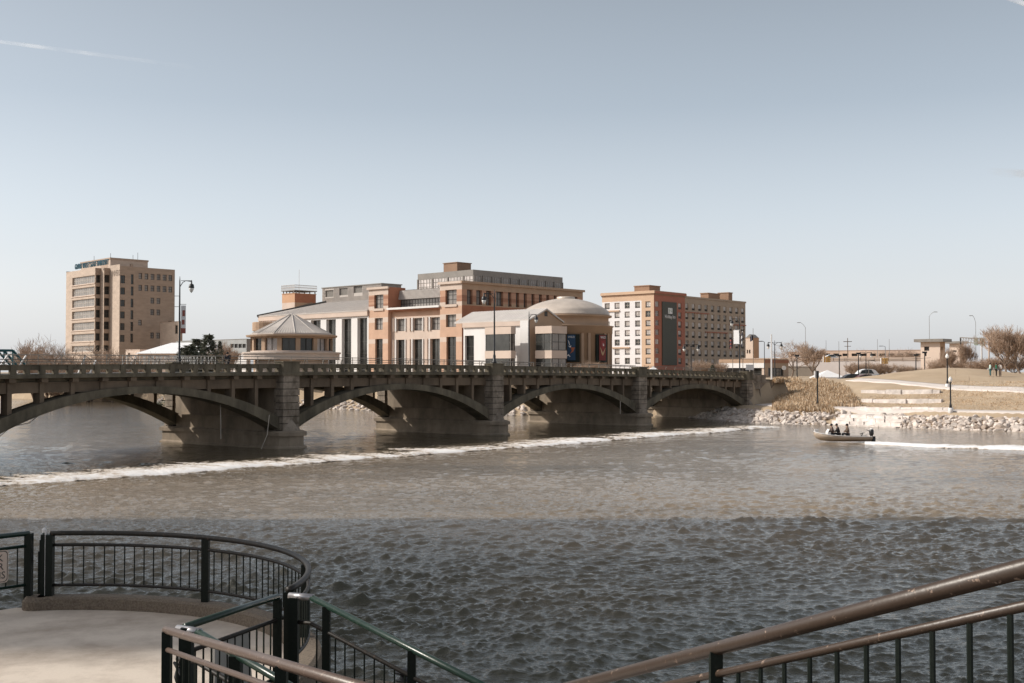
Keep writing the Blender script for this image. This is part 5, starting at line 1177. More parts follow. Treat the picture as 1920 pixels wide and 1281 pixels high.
def tree_proto(seed, label, group, **kw):
    H = kw.pop('H', 10); mats = kw.pop('mats', [bark, twig]); tr, cr = branch_mesh(seed, H, **kw)
    zs = [v[2] for v in cr.v]; s = H / max(zs)
    T = thing('bare_tree', (0, 0, 0), label, 'tree', group); a = tr.build('trunk', mats, T); b = cr.build('crown', mats, T)
    for o in (a, b): o.data.transform(Matrix.Diagonal((s, s, s, 1)))
    return T
G1 = 'bare trees along the far bank'
protos = [tree_proto(1, 'x', G1, spread=.75, n0=8, trunk_h=.22, dens=4, levels=5), tree_proto(2, 'x', G1, spread=.5, n0=10, trunk_h=.2, up=1.0, dens=4),
          tree_proto(3, 'x', G1, spread=.95, n0=6, trunk_h=.28, up=.35, twist=.8), tree_proto(4, 'x', G1, spread=.8, n0=14, trunk_h=.05, up=.7, levels=4, dens=6)]
protos.append(tree_proto(9, 'x', G1, spread=.35, n0=6, trunk_h=.6, up=1.1, levels=2, dens=3, r0=.009))
used = [False] * 5
def plant(k, px, Y, ytop, label, name=None, wscale=1.0, yb=None, group=G1):
    g = gat(px, Y); zt_ = zat(px, ytop, Y); h = max(zt_ - g.z, 0.5); sc = h / 10
    if not used[k]: o = protos[k]; used[k] = True
    else: o = copy_tree(protos[k], (0, 0, 0))
    o.location = g; o.rotation_euler = (0, 0, random.uniform(0, 6)); o.scale = (sc * wscale, sc * wscale, sc); o['label'] = label; o['group'] = group
    if name: o.name = name
    return o
plant(0, 88, 235, 624, 'wide bare tree just left of the brick tower base', wscale=1.1)
plant(1, 62, 240, 632, 'bare tree nearest the teal truss on the left', wscale=1.2)
plant(3, 130, 230, 652, 'low bare bush at the left corner of the brick tower', 'bare_shrub', 1.5)
plant(0, 165, 232, 655, 'low bare tree under the dark windows of the brick tower', wscale=1.3)
plant(2, 212, 228, 640, 'bare tree in front of the plain right half of the brick tower', wscale=1.2)
plant(3, 240, 232, 648, 'bare bush in front of the white sloping roof', 'bare_shrub', 1.3)
plant(1, 422, 232, 636, 'slim bare tree right of the three evergreens', wscale=1.0)
plant(3, 408, 235, 655, 'bare bush under the slim tree beside the evergreens', 'bare_shrub', 1.2)
plant(2, 1484, 262, 636, 'dark spreading bare tree right of the double headed lamp and white mast', wscale=1.25)
plant(1, 1523, 290, 638, 'pale bare tree second from the left on the skyline at right', wscale=1.5)
plant(3, 1605, 420, 652, 'distant bare tree crown above the long low buildings', None, 2.2)
plant(3, 1690, 400, 650, 'distant bare tree crown left of the square buff house', None, 2.0)
plant(1, 1775, 176, 648, 'bare tree on the crest of the mound by the tall globe lamp', wscale=1.1)
plant(3, 1758, 178, 668, 'low bare bush on the crest of the mound left of the tall globe lamp', 'bare_shrub', 1.2)
plant(1, 1817, 172, 636, 'upright bare tree in front of the sign gantry', wscale=1.0)
plant(3, 1835, 170, 668, 'dense bare thicket between the gantry tree and the standing people', 'bare_shrub', 1.6)
plant(3, 1800, 176, 670, 'dense bare thicket left of the gantry tree', 'bare_shrub', 1.4)
plant(1, 1886, 160, 606, 'large bare tree near the right edge, left one of the pair', wscale=1.6)
plant(1, 1914, 158, 607, 'large bare tree at the very right edge of the photo', wscale=1.6)
plant(1, 1932, 166, 612, 'large bare tree cut off by the right edge of the photo', wscale=1.3)
plant(3, 1868, 166, 662, 'bare brush behind the three standing people', 'bare_shrub', 1.6)
plant(3, 1900, 164, 668, 'bare brush below the large pair of trees', 'bare_shrub', 1.6)
for px, yt, lb in ((1600, 676, 'first of the rounded bare shrubs behind the parking lot'), (1618, 674, 'second of the rounded bare shrubs, behind the white car'), (1646, 676, 'rounded bare shrub under the right traffic signal'), (1664, 676, 'rounded bare shrub just right of the right traffic signal'), (1697, 680, 'broad bare shrub at the left foot of the mound'), (1718, 684, 'small bare shrub where the mound meets the road')):
    plant(3, px, 222, yt, lb, 'bare_shrub', 1.35)
plant(3, 1318, 205, 670, 'bare shrub in front of the red hotel base', 'bare_shrub', 1.3); plant(3, 1345, 205, 674, 'bare shrub left of the striped porch', 'bare_shrub', 1.2)
plant(3, 1098, 185, 674, 'reddish bare shrub at the foot of the dome left of the red banner', 'bare_shrub', 1.6); plant(3, 1122, 185, 676, 'reddish bare shrub under the red banner', 'bare_shrub', 1.3)
for px, Y, yt, lb in ((1792, 150, 690, 'thin leafless sapling beside the upper path near the tall lamp'), (1817, 140, 700, 'thin leafless sapling on the lawn right of the lower lamp'), (1862, 146, 688, 'thin leafless sapling below the standing people'), (1575, 160, 690, 'thin leafless sapling above the golden grass')):
    plant(4, px, Y, yt, lb, 'sapling', .8, group='saplings on the lawn')
# evergreens
def evergreen(seed):
    rg = random.Random(seed); tr = MB(); tr.tube([(0, 0, -.2), (0, 0, 9.6)], [.16, .02], 6); V = MB()
    for i in range(3000):
        h = rg.random() ** .75; z = .6 + 9.4 * h; R0 = 2.9 * (1 - h) ** .8 * (.75 + .25 * math.sin(z * 5 + seed)) + .12; a = rg.uniform(0, 6.28); r = R0 * rg.uniform(.25, 1) ** .5 * (1 + .15 * math.sin(a * 5 + z)); z2 = z - .25 * r
        c = Vector((r * math.cos(a), r * math.sin(a), z2)); out_ = Vector((math.cos(a), math.sin(a), rg.uniform(-.3, .4))); s = rg.uniform(.12, .30); up_ = Vector((rg.gauss(0, .4), rg.gauss(0, .4), rg.gauss(0, .6)))
        sd_ = out_.cross(up_).normalized() * s * .5; V.add([c - sd_, c + sd_, c + out_ * s * 1.6 + up_ * s * .5], [(0, 1, 2)], rg.random() < .35)
    T = thing('evergreen_tree', (0, 0, 0), 'x', 'tree', 'evergreens beyond the bridge'); tr.build('trunk', bark, T); V.build('crown', [needle, M('needle_frost', (0.26, 0.25, 0.21), 0.9, 0.2, 2)], T); return T
e0 = evergreen(1); first = True
for px, Y, yt, sc, lb in ((391, 200, 628, 1.15, 'tallest dark evergreen in the middle of the evergreen clump'), (370, 205, 636, 1.5, 'broad dark evergreen left of the tallest evergreen'), (345, 205, 652, 1.6, 'small dark evergreen beside the left street lamp'), (412, 215, 640, .8, 'narrow evergreen at the right end of the clump'), (356, 198, 648, 1.5, 'small rounded evergreen in the left half of the clump'), (1336, 200, 684, 1.6, 'dark round evergreen shrub beside the hotel base')):
    g = gat(px, Y); s = (zat(px, yt, Y) - g.z) / 10; o = e0 if first else copy_tree(e0, g); first = False; o.location = g; o.scale = (s * sc, s * sc, s); o.rotation_euler = (0, 0, random.uniform(0, 6)); o['label'] = lb

# ------------------------------------------------------------------ poles, masts, signals, flags
def pole(px, ytop, ybase, Y, r, mat, name, label, cat, arm=None, group=None, armr=None):
    b = at(px, ybase, Y); t = at(px, ytop, Y); T = thing(name, (b.x, Y, b.z), label, cat, group); mb = MB(); H = t.z - b.z
    mb.tube([(0, 0, -.5), (0, 0, H)], [r, r * .7], 6); mb.build('pole', mat, T)
    if arm:
        e = at(arm[0], arm[1], Y) - b; mb = MB(); mb.tube([(0, 0, H - .05), ((e.x) * .5, 0, H + (e.z - H) * .65), (e.x, 0, e.z)], r * .6, 5); mb.tube([(e.x, 0, e.z), (e.x + (.9 if e.x > 0 else -.9) * Y / 300, 0, e.z - .02)], r * 1.0, 5); mb.build('arm', mat, T)
    return T, H
lp_m = M('galvanised', (0.34, 0.34, 0.34), 0.5, metal=.4, var=.05)
gl = 'tall street lights along the highway'
pole(1510.5, 614, 676, 315, .085, lp_m, 'highway_light', 'tall thin highway light with its arm to the left above the pale wall', 'street light', (1501, 605), gl)
pole(1743, 593, 676, 300, .085, lp_m, 'highway_light', 'tall thin highway light rising over the square buff house, arm to the right', 'street light', (1751, 585), gl)
pole(1830, 604, 676, 300, .085, lp_m, 'highway_light', 'tall thin highway light above the sign gantry, arm to the left', 'street light', (1824, 592), gl)
for px, yt, lb in ((1549, 638, 'thin pole rising above the left traffic signal'), (1573, 640, 'faint thin pole left of the utility pole on the skyline'), (1645.5, 636, 'left one of the twin thin poles on the skyline'), (1667.5, 636, 'right one of the twin thin poles on the skyline')):
    pole(px, yt, 672, 380, .09, lp_m, 'light_pole', lb, 'pole', None, 'thin poles on the skyline')
T, H = pole(1589.5, 634, 672, 360, .15, bark, 'utility_pole', 'wooden utility pole with two crossarms on the skyline', 'pole'); mb = MB(); mb.box(-1.3, 1.3, -.08, .08, H - 1.2, H - 1.0); mb.box(-1, 1, -.08, .08, H - 2.6, H - 2.45); mb.build('crossarm', bark, T)
pole(1660, 650, 672, 330, .1, lp_m, 'light_pole', 'short pole with a flat double arm right of the lamp heads', 'pole', (1655, 649), 'thin poles on the skyline')
for px, yt, yb, lb in ((1574, 668, 715, 'black post at the left side of the parking lot'), (1610, 664, 715, 'thick black post beside the double headed lamp'), (1717.5, 667, 700, 'black post with a dark box at the foot of the mound'), (1734, 662, 697, 'black post with a dark box in front of the square buff house'), (1494.5, 668, 705, 'black post with a dark box above the golden grass')):
    T, H = pole(px, yt, yb, 200, .11, black_m, 'black_post', lb, 'post', None, 'black posts around the parking lot')
    mb = MB(); mb.box(-.35, .35, -.2, .2, H - .05, H + .25); mb.build('lamp_box', black_m, T)
pole(1629, 676, 715, 205, .07, rail_grey, 'street_light', 'small grey street light with a flat arm to the right behind the parked cars', 'street light', (1634, 676))
pole(1433.5, 641, 705, 190, .07, black_m, 'street_light', 'slim black street light with a flat arm to the left beside the porch', 'street light', (1429.5, 640))
pole(1446.8, 627, 716, 160, .13, white_w, 'mast', 'tall pale grey mast standing left of the double headed lamp', 'mast')
def flagpole(px, yt, yb, Y, fy0, fy1, fx, cols, label):
    T, H = pole(px, yt, yb, Y, .05, rail_grey, 'flagpole', label, 'flagpole', None, 'flagpoles by the bridge end')
    z0, z1 = zat(px, fy1, Y) - T.location.z, zat(px, fy0, Y) - T.location.z; wv = (fx - px) / F * Y; mb = MB(); n = 10
    for i in range(n):                             # limp hanging flag in folds
        f0, f1 = i / n, (i + 1) / n; g = lambda f: (wv * f, .18 * math.sin(f * 9), -.9 * f * (z1 - z0) * .35)
        a, b = g(f0), g(f1)
        for j in range(5):
            h0, h1 = z0 + (z1 - z0) * j / 5, z0 + (z1 - z0) * (j + 1) / 5
            mb.hexa([(a[0], a[1], h0 + a[2]), (b[0], b[1], h0 + b[2]), (b[0], b[1] + .02, h0 + b[2]), (a[0], a[1] + .02, h0 + a[2]), (a[0], a[1], h1 + a[2]), (b[0], b[1], h1 + b[2]), (b[0], b[1] + .02, h1 + b[2]), (a[0], a[1] + .02, h1 + a[2])], cols[(j + (i > 4)) % len(cols)])
    mb.build('flag', [cloth('flag_dark', (0.05, 0.05, 0.07)), white_p, cloth('flag_red', (0.25, 0.08, 0.07))], T)
flagpole(1374, 605, 706, 165, 634, 650, 1368, (0, 2), 'flagpole with a limp dark flag left of the white banner')
flagpole(1393, 615, 706, 165, 620, 645, 1389.5, (1, 0), 'flagpole with a limp striped flag right of the white banner')
flagpole(1412.5, 616, 706, 180, 628, 638, 1407, (0,), 'flagpole with a dark flag in front of the narrow buff house')
Yb = 149.6; c0, c1 = at(1377, 645, Yb), at(1386, 619, Yb); mb = MB(); hx, hy = (c1.x - c0.x), -(c1.x - c0.x) * .8
mb.hexa([(c1.x - hx, Yb - hy, c0.z), (c1.x, Yb, c0.z), (c1.x, Yb + .03, c0.z), (c1.x - hx, Yb - hy + .03, c0.z), (c1.x - hx, Yb - hy, c1.z), (c1.x, Yb, c1.z), (c1.x, Yb + .03, c1.z), (c1.x - hx, Yb - hy + .03, c1.z)])
mb.tube([(c0.x, Yb, c1.z), (at(1387, 619, Yb).x, Yb, c1.z)], .03, 4); mb.tube([(c0.x, Yb, c0.z), (at(1387, 619, Yb).x, Yb, c0.z)], .03, 4)
tag(mb.build('hanging_banner', white_p, None, (c0.x, Yb, c0.z)), 'blank white banner hanging from the tallest lamp post by the hotel', 'banner')
T, H = pole(1470, 690, 712, 170, .04, rail_grey, 'round_sign', 'small round pale sign on a post beside the road', 'sign'); mb = MB(); mb.tube([(0, -.06, H), (0, -.1, H)], .32, 16); mb.build('sign_disc', white_w, T)
c = at(1406, 694, 162); mb = MB(); mb.box(-.55, .55, -.04, .04, 0, .75); mb.tube([(0, .08, -1.2), (0, .08, .3)], .04, 5); o = mb.build('notice_board', white_w, None, (0, 0, 0)); o.location = c; tag(o, 'small white notice board beside the bridge end under the porch', 'sign')
for px, py, sgn, lb in ((1550, 674, 0, 'yellow traffic signal hanging left over the pale highway wall'), (1658, 677, 1, 'yellow traffic signal hanging right over the bare shrubs')):
    c = at(px, py, 205); T = thing('traffic_signal', c, lb, 'traffic light', 'traffic signals over the road'); mb = MB()
    for j in range(3):
        mb.box(-.16, .16, -.16, .16, -.5 + j * .34, -.5 + j * .34 + .32); mb.tube([(-.05, -.16, -.34 + j * .34), (-.07, -.36, -.36 + j * .34)], .14, 8, 0)
        mb.box(.25, .5, -.15, .15, -.5 + j * .34, -.5 + j * .34 + .32); mb.tube([(.5, 0, -.34 + j * .34), (.68, 0, -.36 + j * .34)], .13, 8, 0)
        mb.box(-.55, -.3, -.15, .15, -.5 + j * .34, -.5 + j * .34 + .32)
    mb.build('housing', M('signal_yellow', (0.60, 0.36, 0.10), 0.5), T)
    mb = MB(); mb.box(-.62, -.56, -.2, .2, -.5, .5, 0); mb.build('backplate', white_w, T); mb = MB(); mb.tube([(0, 0, .5), (0, 0, .75)], .03, 4); mb.build('hanger', black_m, T)
a, b_ = at(1480, 668, 205), at(1745, 671, 205); mb = MB(); mb.tube([a + (b_ - a) * (i / 12) - Vector((0, 0, .5 * (1 - (2 * i / 12 - 1) ** 2))) for i in range(13)], .025, 4); tag(mb.build('span_wire', black_m, None, a), 'thin wire carrying the two yellow traffic signals', 'wire')

def globe_lamp(px, ytop, ybase, label, boxed=False):
    b = gpt(px, ybase); H = zat(px, ytop, b.y) - b.z; T = thing('globe_lamp', b, label, 'lamp post', 'lamp posts in the riverside park')
    mb = MB(); mb.lathe((0, 0, 0), [(.24, -.3), (.24, .42), (.20, .45)], 12); mb.build('footing', white_w, T, None, True)
    mb = MB(); mb.lathe((0, 0, 0), [(.15, .45), (.13, .75), (.085, .9), (.075, H - .75), (.12, H - .68), (.14, H - .60)], 10); mb.build('pole', black_m, T, None, True)
    if boxed: mb = MB(); mb.box(-.14, .14, -.14, .14, H - .6, H + .15, 0); mb.box(-.34, -.16, -.12, .12, H - .65, H + .1, 1); mb.build('lamp_box', [black_m, white_w], T); return T
    mb = MB(); mb.lathe((0, 0, H - .6), [(.11, 0), (.18, .1), (.21, .26), (.16, .42), (.07, .52), (.02, .6)], 14); mb.build('globe', globe_m, T, None, True); return T
globe_lamp(1776.5, 663, 727, 'white globe lamp on a black post beside the upper path on the mound')
g_ = globe_lamp(1782.5, 706, 774, 'white globe lamp on a black post with a pale footing beside the riverside path')
g_ = globe_lamp(1533, 698, 766, 'black post topped by a dark box in front of the golden grass', True)
# ------------------------------------------------------------------ cars
def car(px, ybot, Y, col, label, ln=4.4, rz=0.0, h=1.5, group='cars near the right bank'):
    b = at(px, ybot, Y); T = thing('parked_car', b, label, 'car', group, rz); hw_ = .88
    prof = [(-.5, .25), (-.5, .62), (-.47, .78), (-.34, .86), (-.22, h / 1.5 * 1.28 / 1), (-.05, h), (.2, h), (.33, .95 if h < 1.6 else h * .9), (.47, .85), (.5, .6), (.5, .25)]
    mb = MB(); n = len(prof); vs = [(x * ln, -hw_ if z < .9 else -hw_ * .82, z) for x, z in prof] + [(x * ln, hw_ if z < .9 else hw_ * .82, z) for x, z in prof]
    mb.add(vs, [tuple(range(n)), tuple(range(n, 2 * n))[::-1]] + [(i, (i + 1) % n, n + (i + 1) % n, n + i)[::-1] for i in range(n)]); mb.build('body', col, T)
    for sy in (-1, 1):
        mb = MB(); y = sy * hw_ * .83; q = [(-.27 * ln, y, .95), (-.18 * ln, y, h * .86), (-.02 * ln, y, h * .93), (.18 * ln, y, h * .93), (.28 * ln, y, .95)]; mb.add([(a_, b2 + sy * .02 + (sy * .14 if c_ < 1 else sy * .03), c_) for a_, b2, c_ in q], [(0, 1, 2, 3, 4)]); mb.build('window', glass, T)
        for sx in (-.31, .31): mb = MB(); mb.tube([(sx * ln, sy * (hw_ - .18), .32), (sx * ln, sy * (hw_ + .02), .32)], .32, 12); mb.build('wheel', black_m, T)
    return T
cw, cdk = M('car_white', (0.75, 0.75, 0.76), 0.25), M('car_dark', (0.05, 0.05, 0.055), 0.25)
car(1622, 710.5, 214, cw, 'white van like car parked behind the lamp posts', 4.9, .1, 1.8)
car(1596, 718, 196, cdk, 'dark car parked furthest left in the row above the lawn', 4.4, .05); car(1648, 718, 196, cdk, 'dark car parked at the right end of the row above the lawn', 4.4, .05, 1.4); car(1621, 719, 194, M('car_maroon', (0.12, 0.05, 0.045), 0.3), 'dark reddish car parked in the middle of the row', 4.4, .05)
car(1508, 675.3, 334, cw, 'white car driving on the elevated highway', 4.4, .05); car(1557, 675.0, 332, cw, 'second white car driving on the elevated highway, right of the first', 4.2, .05)

# ------------------------------------------------------------------ people
skin = cloth('skin', (0.42, 0.26, 0.19)); hair = cloth('hair', (0.04, 0.03, 0.025))
def skinned(name, verts, edges, radii, mat, parent, sub=1):
    me = bpy.data.meshes.new(name); me.from_pydata(verts, edges, []); me.materials.append(mat); o = bpy.data.objects.new(name, me); C.objects.link(o)
    if parent is not None: o.parent = parent
    md = o.modifiers.new('skin', 'SKIN')
    if not me.skin_vertices: bpy.context.view_layer.objects.active = o
    sv = me.skin_vertices[0].data if len(me.skin_vertices) else None
    if sv is None: return o
    for i, r in enumerate(radii): sv[i].radius = (r, r); sv[i].use_root = (i == 0)
    ms = o.modifiers.new('sub', 'SUBSURF'); ms.levels = sub; ms.render_levels = sub
    md.use_smooth_shade = True; return o
def person(loc, rz, top, bottom, label, pose='stand', group=None, hat=None, lean=0.0):
    T = thing('person', loc, label, 'person', group, rz)
    if pose == 'stand': hz, kn, an = .92, ((.02, .10, .50), (.02, -.10, .50)), ((0, .11, .08), (0, -.11, .08))
    else: hz, kn, an = .50, ((.42, .13, .52), (.42, -.13, .52)), ((.45, .13, .08), (.45, -.13, .08))
    ch = (lean * .6, 0, hz + .38); nk = (lean * 1.0, 0, hz + .56); hd = (lean * 1.15 + .02, 0, hz + .67)
    ht = (lean * 1.2 + .02, 0, hz + .80)
    sh = [(ch[0], .18, hz + .50), (ch[0], -.18, hz + .50)]
    if pose == 'stand': el_ = [(ch[0] + .02, .24, hz + .22), (ch[0] + .02, -.24, hz + .22)]; ha = [(ch[0] + .12, .22, hz + .0), (ch[0] + .12, -.22, hz + .0)]
    else: el_ = [(ch[0] + .06, .24, hz + .24), (ch[0] + .06, -.24, hz + .24)]; ha = [(ch[0] + .30, .14, hz + .14), (ch[0] + .30, -.14, hz + .14)]
    v = [(0, 0, hz), (ch[0] * .5, 0, hz + .18), ch, nk, hd, ht, *sh, *el_, *ha, (0, .09, hz - .05), (0, -.09, hz - .05), *kn, *an, (an[0][0] + .16, an[0][1], .03), (an[1][0] + .16, an[1][1], .03)]
    e = [(0, 1), (1, 2), (2, 3), (3, 4), (4, 5), (2, 6), (2, 7), (6, 8), (7, 9), (8, 10), (9, 11), (0, 12), (0, 13), (12, 14), (13, 15), (14, 16), (15, 17), (16, 18), (17, 19)]
    r = [.13, .12, .14, .055, .095, .07, .07, .07, .05, .05, .035, .035, .085, .085, .06, .06, .045, .045, .04, .04]
    skinned('body', v, e, r, skin, T)
    jv = [v[i] for i in (0, 1, 2, 6, 7, 8, 9, 10, 11)]; jv[7] = tuple(Vector(v[8]).lerp(Vector(v[10]), .85)); jv[8] = tuple(Vector(v[9]).lerp(Vector(v[11]), .85))
    skinned('jacket', jv, [(0, 1), (1, 2), (2, 3), (2, 4), (3, 5), (4, 6), (5, 7), (6, 8)], [.16, .155, .175, .10, .10, .075, .075, .055, .055], top, T)
    tv = [v[0], v[12], v[13], v[14], v[15], v[16], v[17]]; skinned('trousers', tv, [(0, 1), (0, 2), (1, 3), (2, 4), (3, 5), (4, 6)], [.14, .11, .11, .085, .085, .07, .07], bottom, T)
    mb = MB(); mb.lathe((hd[0] - .02, 0, hd[2]), [(.03, -.02), (.098, .0), (.112, .07), (.09, .14), (.03, .17)], 10); mb.build('hair' if hat is None else 'cap', hat or hair, T, None, True)
    mb = MB(); mb.box(hd[0] + .085, hd[0] + .12, -.012, .012, hd[2] - .02, hd[2] + .03); mb.build('nose', skin, T)
    return T
gp = 'people standing by the trees'
for px, py, tp, bt, lb in ((1857, 704, cloth('pale_mint', (0.42, 0.55, 0.50)), cloth('dark_teal', (0.04, 0.12, 0.13)), 'person in a pale mint top, leftmost of three beside the mound'), (1868, 705.5, cloth('green_coat', (0.05, 0.22, 0.13)), cloth('dark_trousers', (0.05, 0.045, 0.04)), 'person in a bright green coat in the middle of three beside the mound'), (1875.5, 706.5, cloth('off_white', (0.50, 0.45, 0.42)), cloth('beige_trousers', (0.35, 0.27, 0.22)), 'person in off white, rightmost of three beside the mound')):
    Yp = 150; g = gat(px, Yp); sc = 1.0; o = person(g, random.uniform(0, 6), tp, bt, lb, group=gp)
gk = B(0.175, W - 1.2, 0); person((gk[0], gk[1], zt(.175) - .62), 2.2, cloth('walker_coat', (0.04, 0.04, 0.045)), cloth('walker_jeans', (0.05, 0.05, 0.06)), 'person in a dark coat walking across the bridge right of the left pier', group=None)

# ------------------------------------------------------------------ the motorboat
def boat():
    p0, p1 = wat(1527, 829.5), wat(1630, 829.5); L = 4.75; org = Vector(((p0.x + p1.x) / 2, p0.y, 0.0)); ang = R(180 - 3)
    T = thing('motorboat', org, 'small aluminium motorboat heading left with three people aboard', 'boat', None, ang); T.scale = (.96, .95, .84)
    st = [(-.5, .84, .12, .62), (-.3, .88, .10, .62), (0, .90, .08, .66), (.22, .80, .10, .74), (.38, .52, .2, .86), (.47, .20, .42, .98), (.505, .02, .70, 1.05)]   # x/L, half beam, keel z, sheer z
    V = []; Fc = []; nseg = 6
    for x, hb, kz, sz in st:
        for j in range(-nseg, nseg + 1): t = j / nseg; a = abs(t); V.append((x * L, hb * math.copysign(min(1, a * 1.25) ** .9, t) if hb else 0, kz + (sz - kz) * (a ** 2.2)))
    m = 2 * nseg + 1
    for i in range(len(st) - 1):
        for j in range(m - 1): Fc.append((i * m + j, i * m + j + 1, (i + 1) * m + j + 1, (i + 1) * m + j))
    mb = MB(); mb.add(V, Fc, 0); mb.add([V[j] for j in range(m)], [tuple(range(m))], 0)
    o = mb.build('hull', [M('hull_tan', (0.42, 0.34, 0.27), 0.4, 0.15, 1.2), ], T, None, True); sdf = o.modifiers.new('s', 'SOLIDIFY'); sdf.thickness = .04
    mb = MB()
    for sgn in (-1, 1): mb.tube([(x * L, sgn * hb, sz + .01) for x, hb, kz, sz in st], .035, 6)
    mb.build('gunwale', white_p, T)
    mb = MB(); mb.add([(-.48 * L, -.7, .3), (.3 * L, -.6, .32), (.3 * L, .6, .32), (-.48 * L, .7, .3)], [(0, 1, 2, 3)]); mb.add([(.3 * L, -.62, .72), (.46 * L, -.2, .9), (.46 * L, .2, .9), (.3 * L, .62, .72)], [(0, 1, 2, 3)]); mb.build('floor', seam, T)
    for x in (-.25, .02, .17): mb = MB(); mb.box(x * L - .18, x * L + .18, -.6, .6, .32, .58); mb.build('seat', seam_dk, T)
    mb = MB(); mb.box(.22 * L, .27 * L, -.5, .5, .35, 1.0); mb.hexa([(.26 * L, -.45, 1.0), (.27 * L, -.45, 1.0), (.27 * L, .45, 1.0), (.26 * L, .45, 1.0), (.235 * L, -.4, 1.3), (.24 * L, -.4, 1.3), (.24 * L, .4, 1.3), (.235 * L, .4, 1.3)]); mb.build('console', white_w, T)
    mb = MB(); mb.tube([(.50 * L, 0, 1.04), (.53 * L, 0, 1.2), (.56 * L, .05, 1.42)], .04, 5); mb.box(.42 * L, .49 * L, -.12, .12, 1.0, 1.28); mb.build('bow_motor', white_w, T)
    mb = MB(); mb.lathe((-.53 * L, 0, .55), [(.08, -.45), (.12, .1), (.19, .25), (.21, .5), (.17, .7), (.08, .8)], 12); mb.box(-.60 * L, -.53 * L, -.05, .05, -.3, .6); mb.tube([(-.5 * L, .1, 1.1), (-.42 * L, .1, 1.25)], .03, 5); m_ = mb.build('outboard_motor', M('motor_black', (0.025, 0.025, 0.027), 0.35), T, None, True)
    mb = MB(); mb.lathe((-.53 * L, 0, .55), [(.15, .72), (.14, .78), (.08, .84)], 10); mb.build('cowl_top', white_w, m_)
    mb = MB(); mb.tube([(-.36 * L, -.3, .6), (-.40 * L, -.3, .95), (-.34 * L, -.25, .8)], .05, 5); mb.build('gear', black_m, T)
    cx, sx = math.cos(ang), math.sin(ang); brown = cloth('brown_jacket', (0.13, 0.09, 0.065)); dk = cloth('dark_jacket', (0.045, 0.04, 0.04)); mb_ = cloth('mixed_jacket', (0.10, 0.07, 0.06)); tr = cloth('black_trousers', (0.025, 0.025, 0.028))
    for x, y, tp, lb, ln in ((.16, .15, mb_, 'person in a dark brown jacket, front of the three in the motorboat', .10), (.04, -.2, dk, 'person in a black jacket, middle of the three in the motorboat', .16), (-.10, .1, brown, 'person in an olive brown jacket, rearmost of the three in the motorboat', .06)):
        X, Y_ = x * L, y; person((org.x + X * cx - Y_ * sx, org.y + X * sx + Y_ * cx, .22), ang, tp, tr, lb, 'stand' if False else 'sit', 'people in the motorboat', tr, ln)
boat()

# ------------------------------------------------------------------ trusses beyond the bridge at left
def truss(name, a, b, h, n, mat, r, label, deck=True, slope=False):
    T = thing(name, a, label, 'truss bridge'); d = b - a; up_ = Vector((0, 0, h)); o0 = tuple(a); nrm = Vector((-d.y, d.x, 0)).normalized() * 3.0
    for s_, nm in ((Vector((0, 0, 0)), 'truss'), (nrm, 'truss')):
        mb = MB(); i0, i1 = (1, n - 1) if slope else (0, n)
        mb.tube([a + s_, b + s_], r, 5); mb.tube([a + s_ + d * i0 / n + up_, a + s_ + d * i1 / n + up_], r, 5)
        for i in range(n + 1):
            p = a + s_ + d * i / n; top = up_ if i0 <= i <= i1 else Vector((0, 0, 0))
            if top.z: mb.tube([p, p + top], r * .7, 4)
            if i < n:
                q = a + s_ + d * (i + 1) / n; tq = up_ if i0 <= i + 1 <= i1 else Vector((0, 0, 0))
                mb.tube([p + (top if i % 2 else Vector()), q + (tq if not i % 2 else Vector())], r * .8, 4)
        if slope: mb.tube([a + s_ + d * i1 / n + up_, b + s_], r, 5); mb.tube([a + s_ + d * i0 / n + up_, a + s_], r, 5)
        mb.build(nm, mat, T, o0)
    mb = MB(); e = Vector((0, 0, .3)); mb.hexa([a - e, b - e, b + nrm - e, a + nrm - e, a, b, b + nrm, a + nrm]); mb.build('deck', seam_dk, T, o0)
    return T
teal = M('teal_steel', (0.02, 0.10, 0.115), 0.5, 0.1, 1)
truss('truss_bridge', at(-160, 690, 190), at(52, 690, 205), 3.0, 7, teal, .22, 'dark teal steel truss bridge at the left edge beyond the concrete bridge', slope=True)
truss('lattice_walkway', at(272, 684, 135), at(404, 684, 150), 1.05, 18, M('white_steel', (0.62, 0.60, 0.57), 0.5, 0.05, 1), .05, 'white lattice walkway truss in front of the evergreens')
for q0, q1, lb in (((-15, 695), (16, 664), 'white slanted strut left of the teal truss end'), ((25, 690), (49, 667), 'white slanted strut at the teal truss end'), ((146, 688), (160, 669), 'white slanted strut in front of the brick tower base'), ((167, 690), (180, 676), 'short white slanted strut right of the other white strut')):
    Yq = 112; a, b_ = at(q0[0], q0[1] + 14, Yq), at(q1[0], q1[1], Yq); mb = MB(); mb.tube([a, b_], .09, 5); tag(mb.build('strut', white_p, None, tuple(a)), lb, 'strut', 'white struts beyond the bridge')

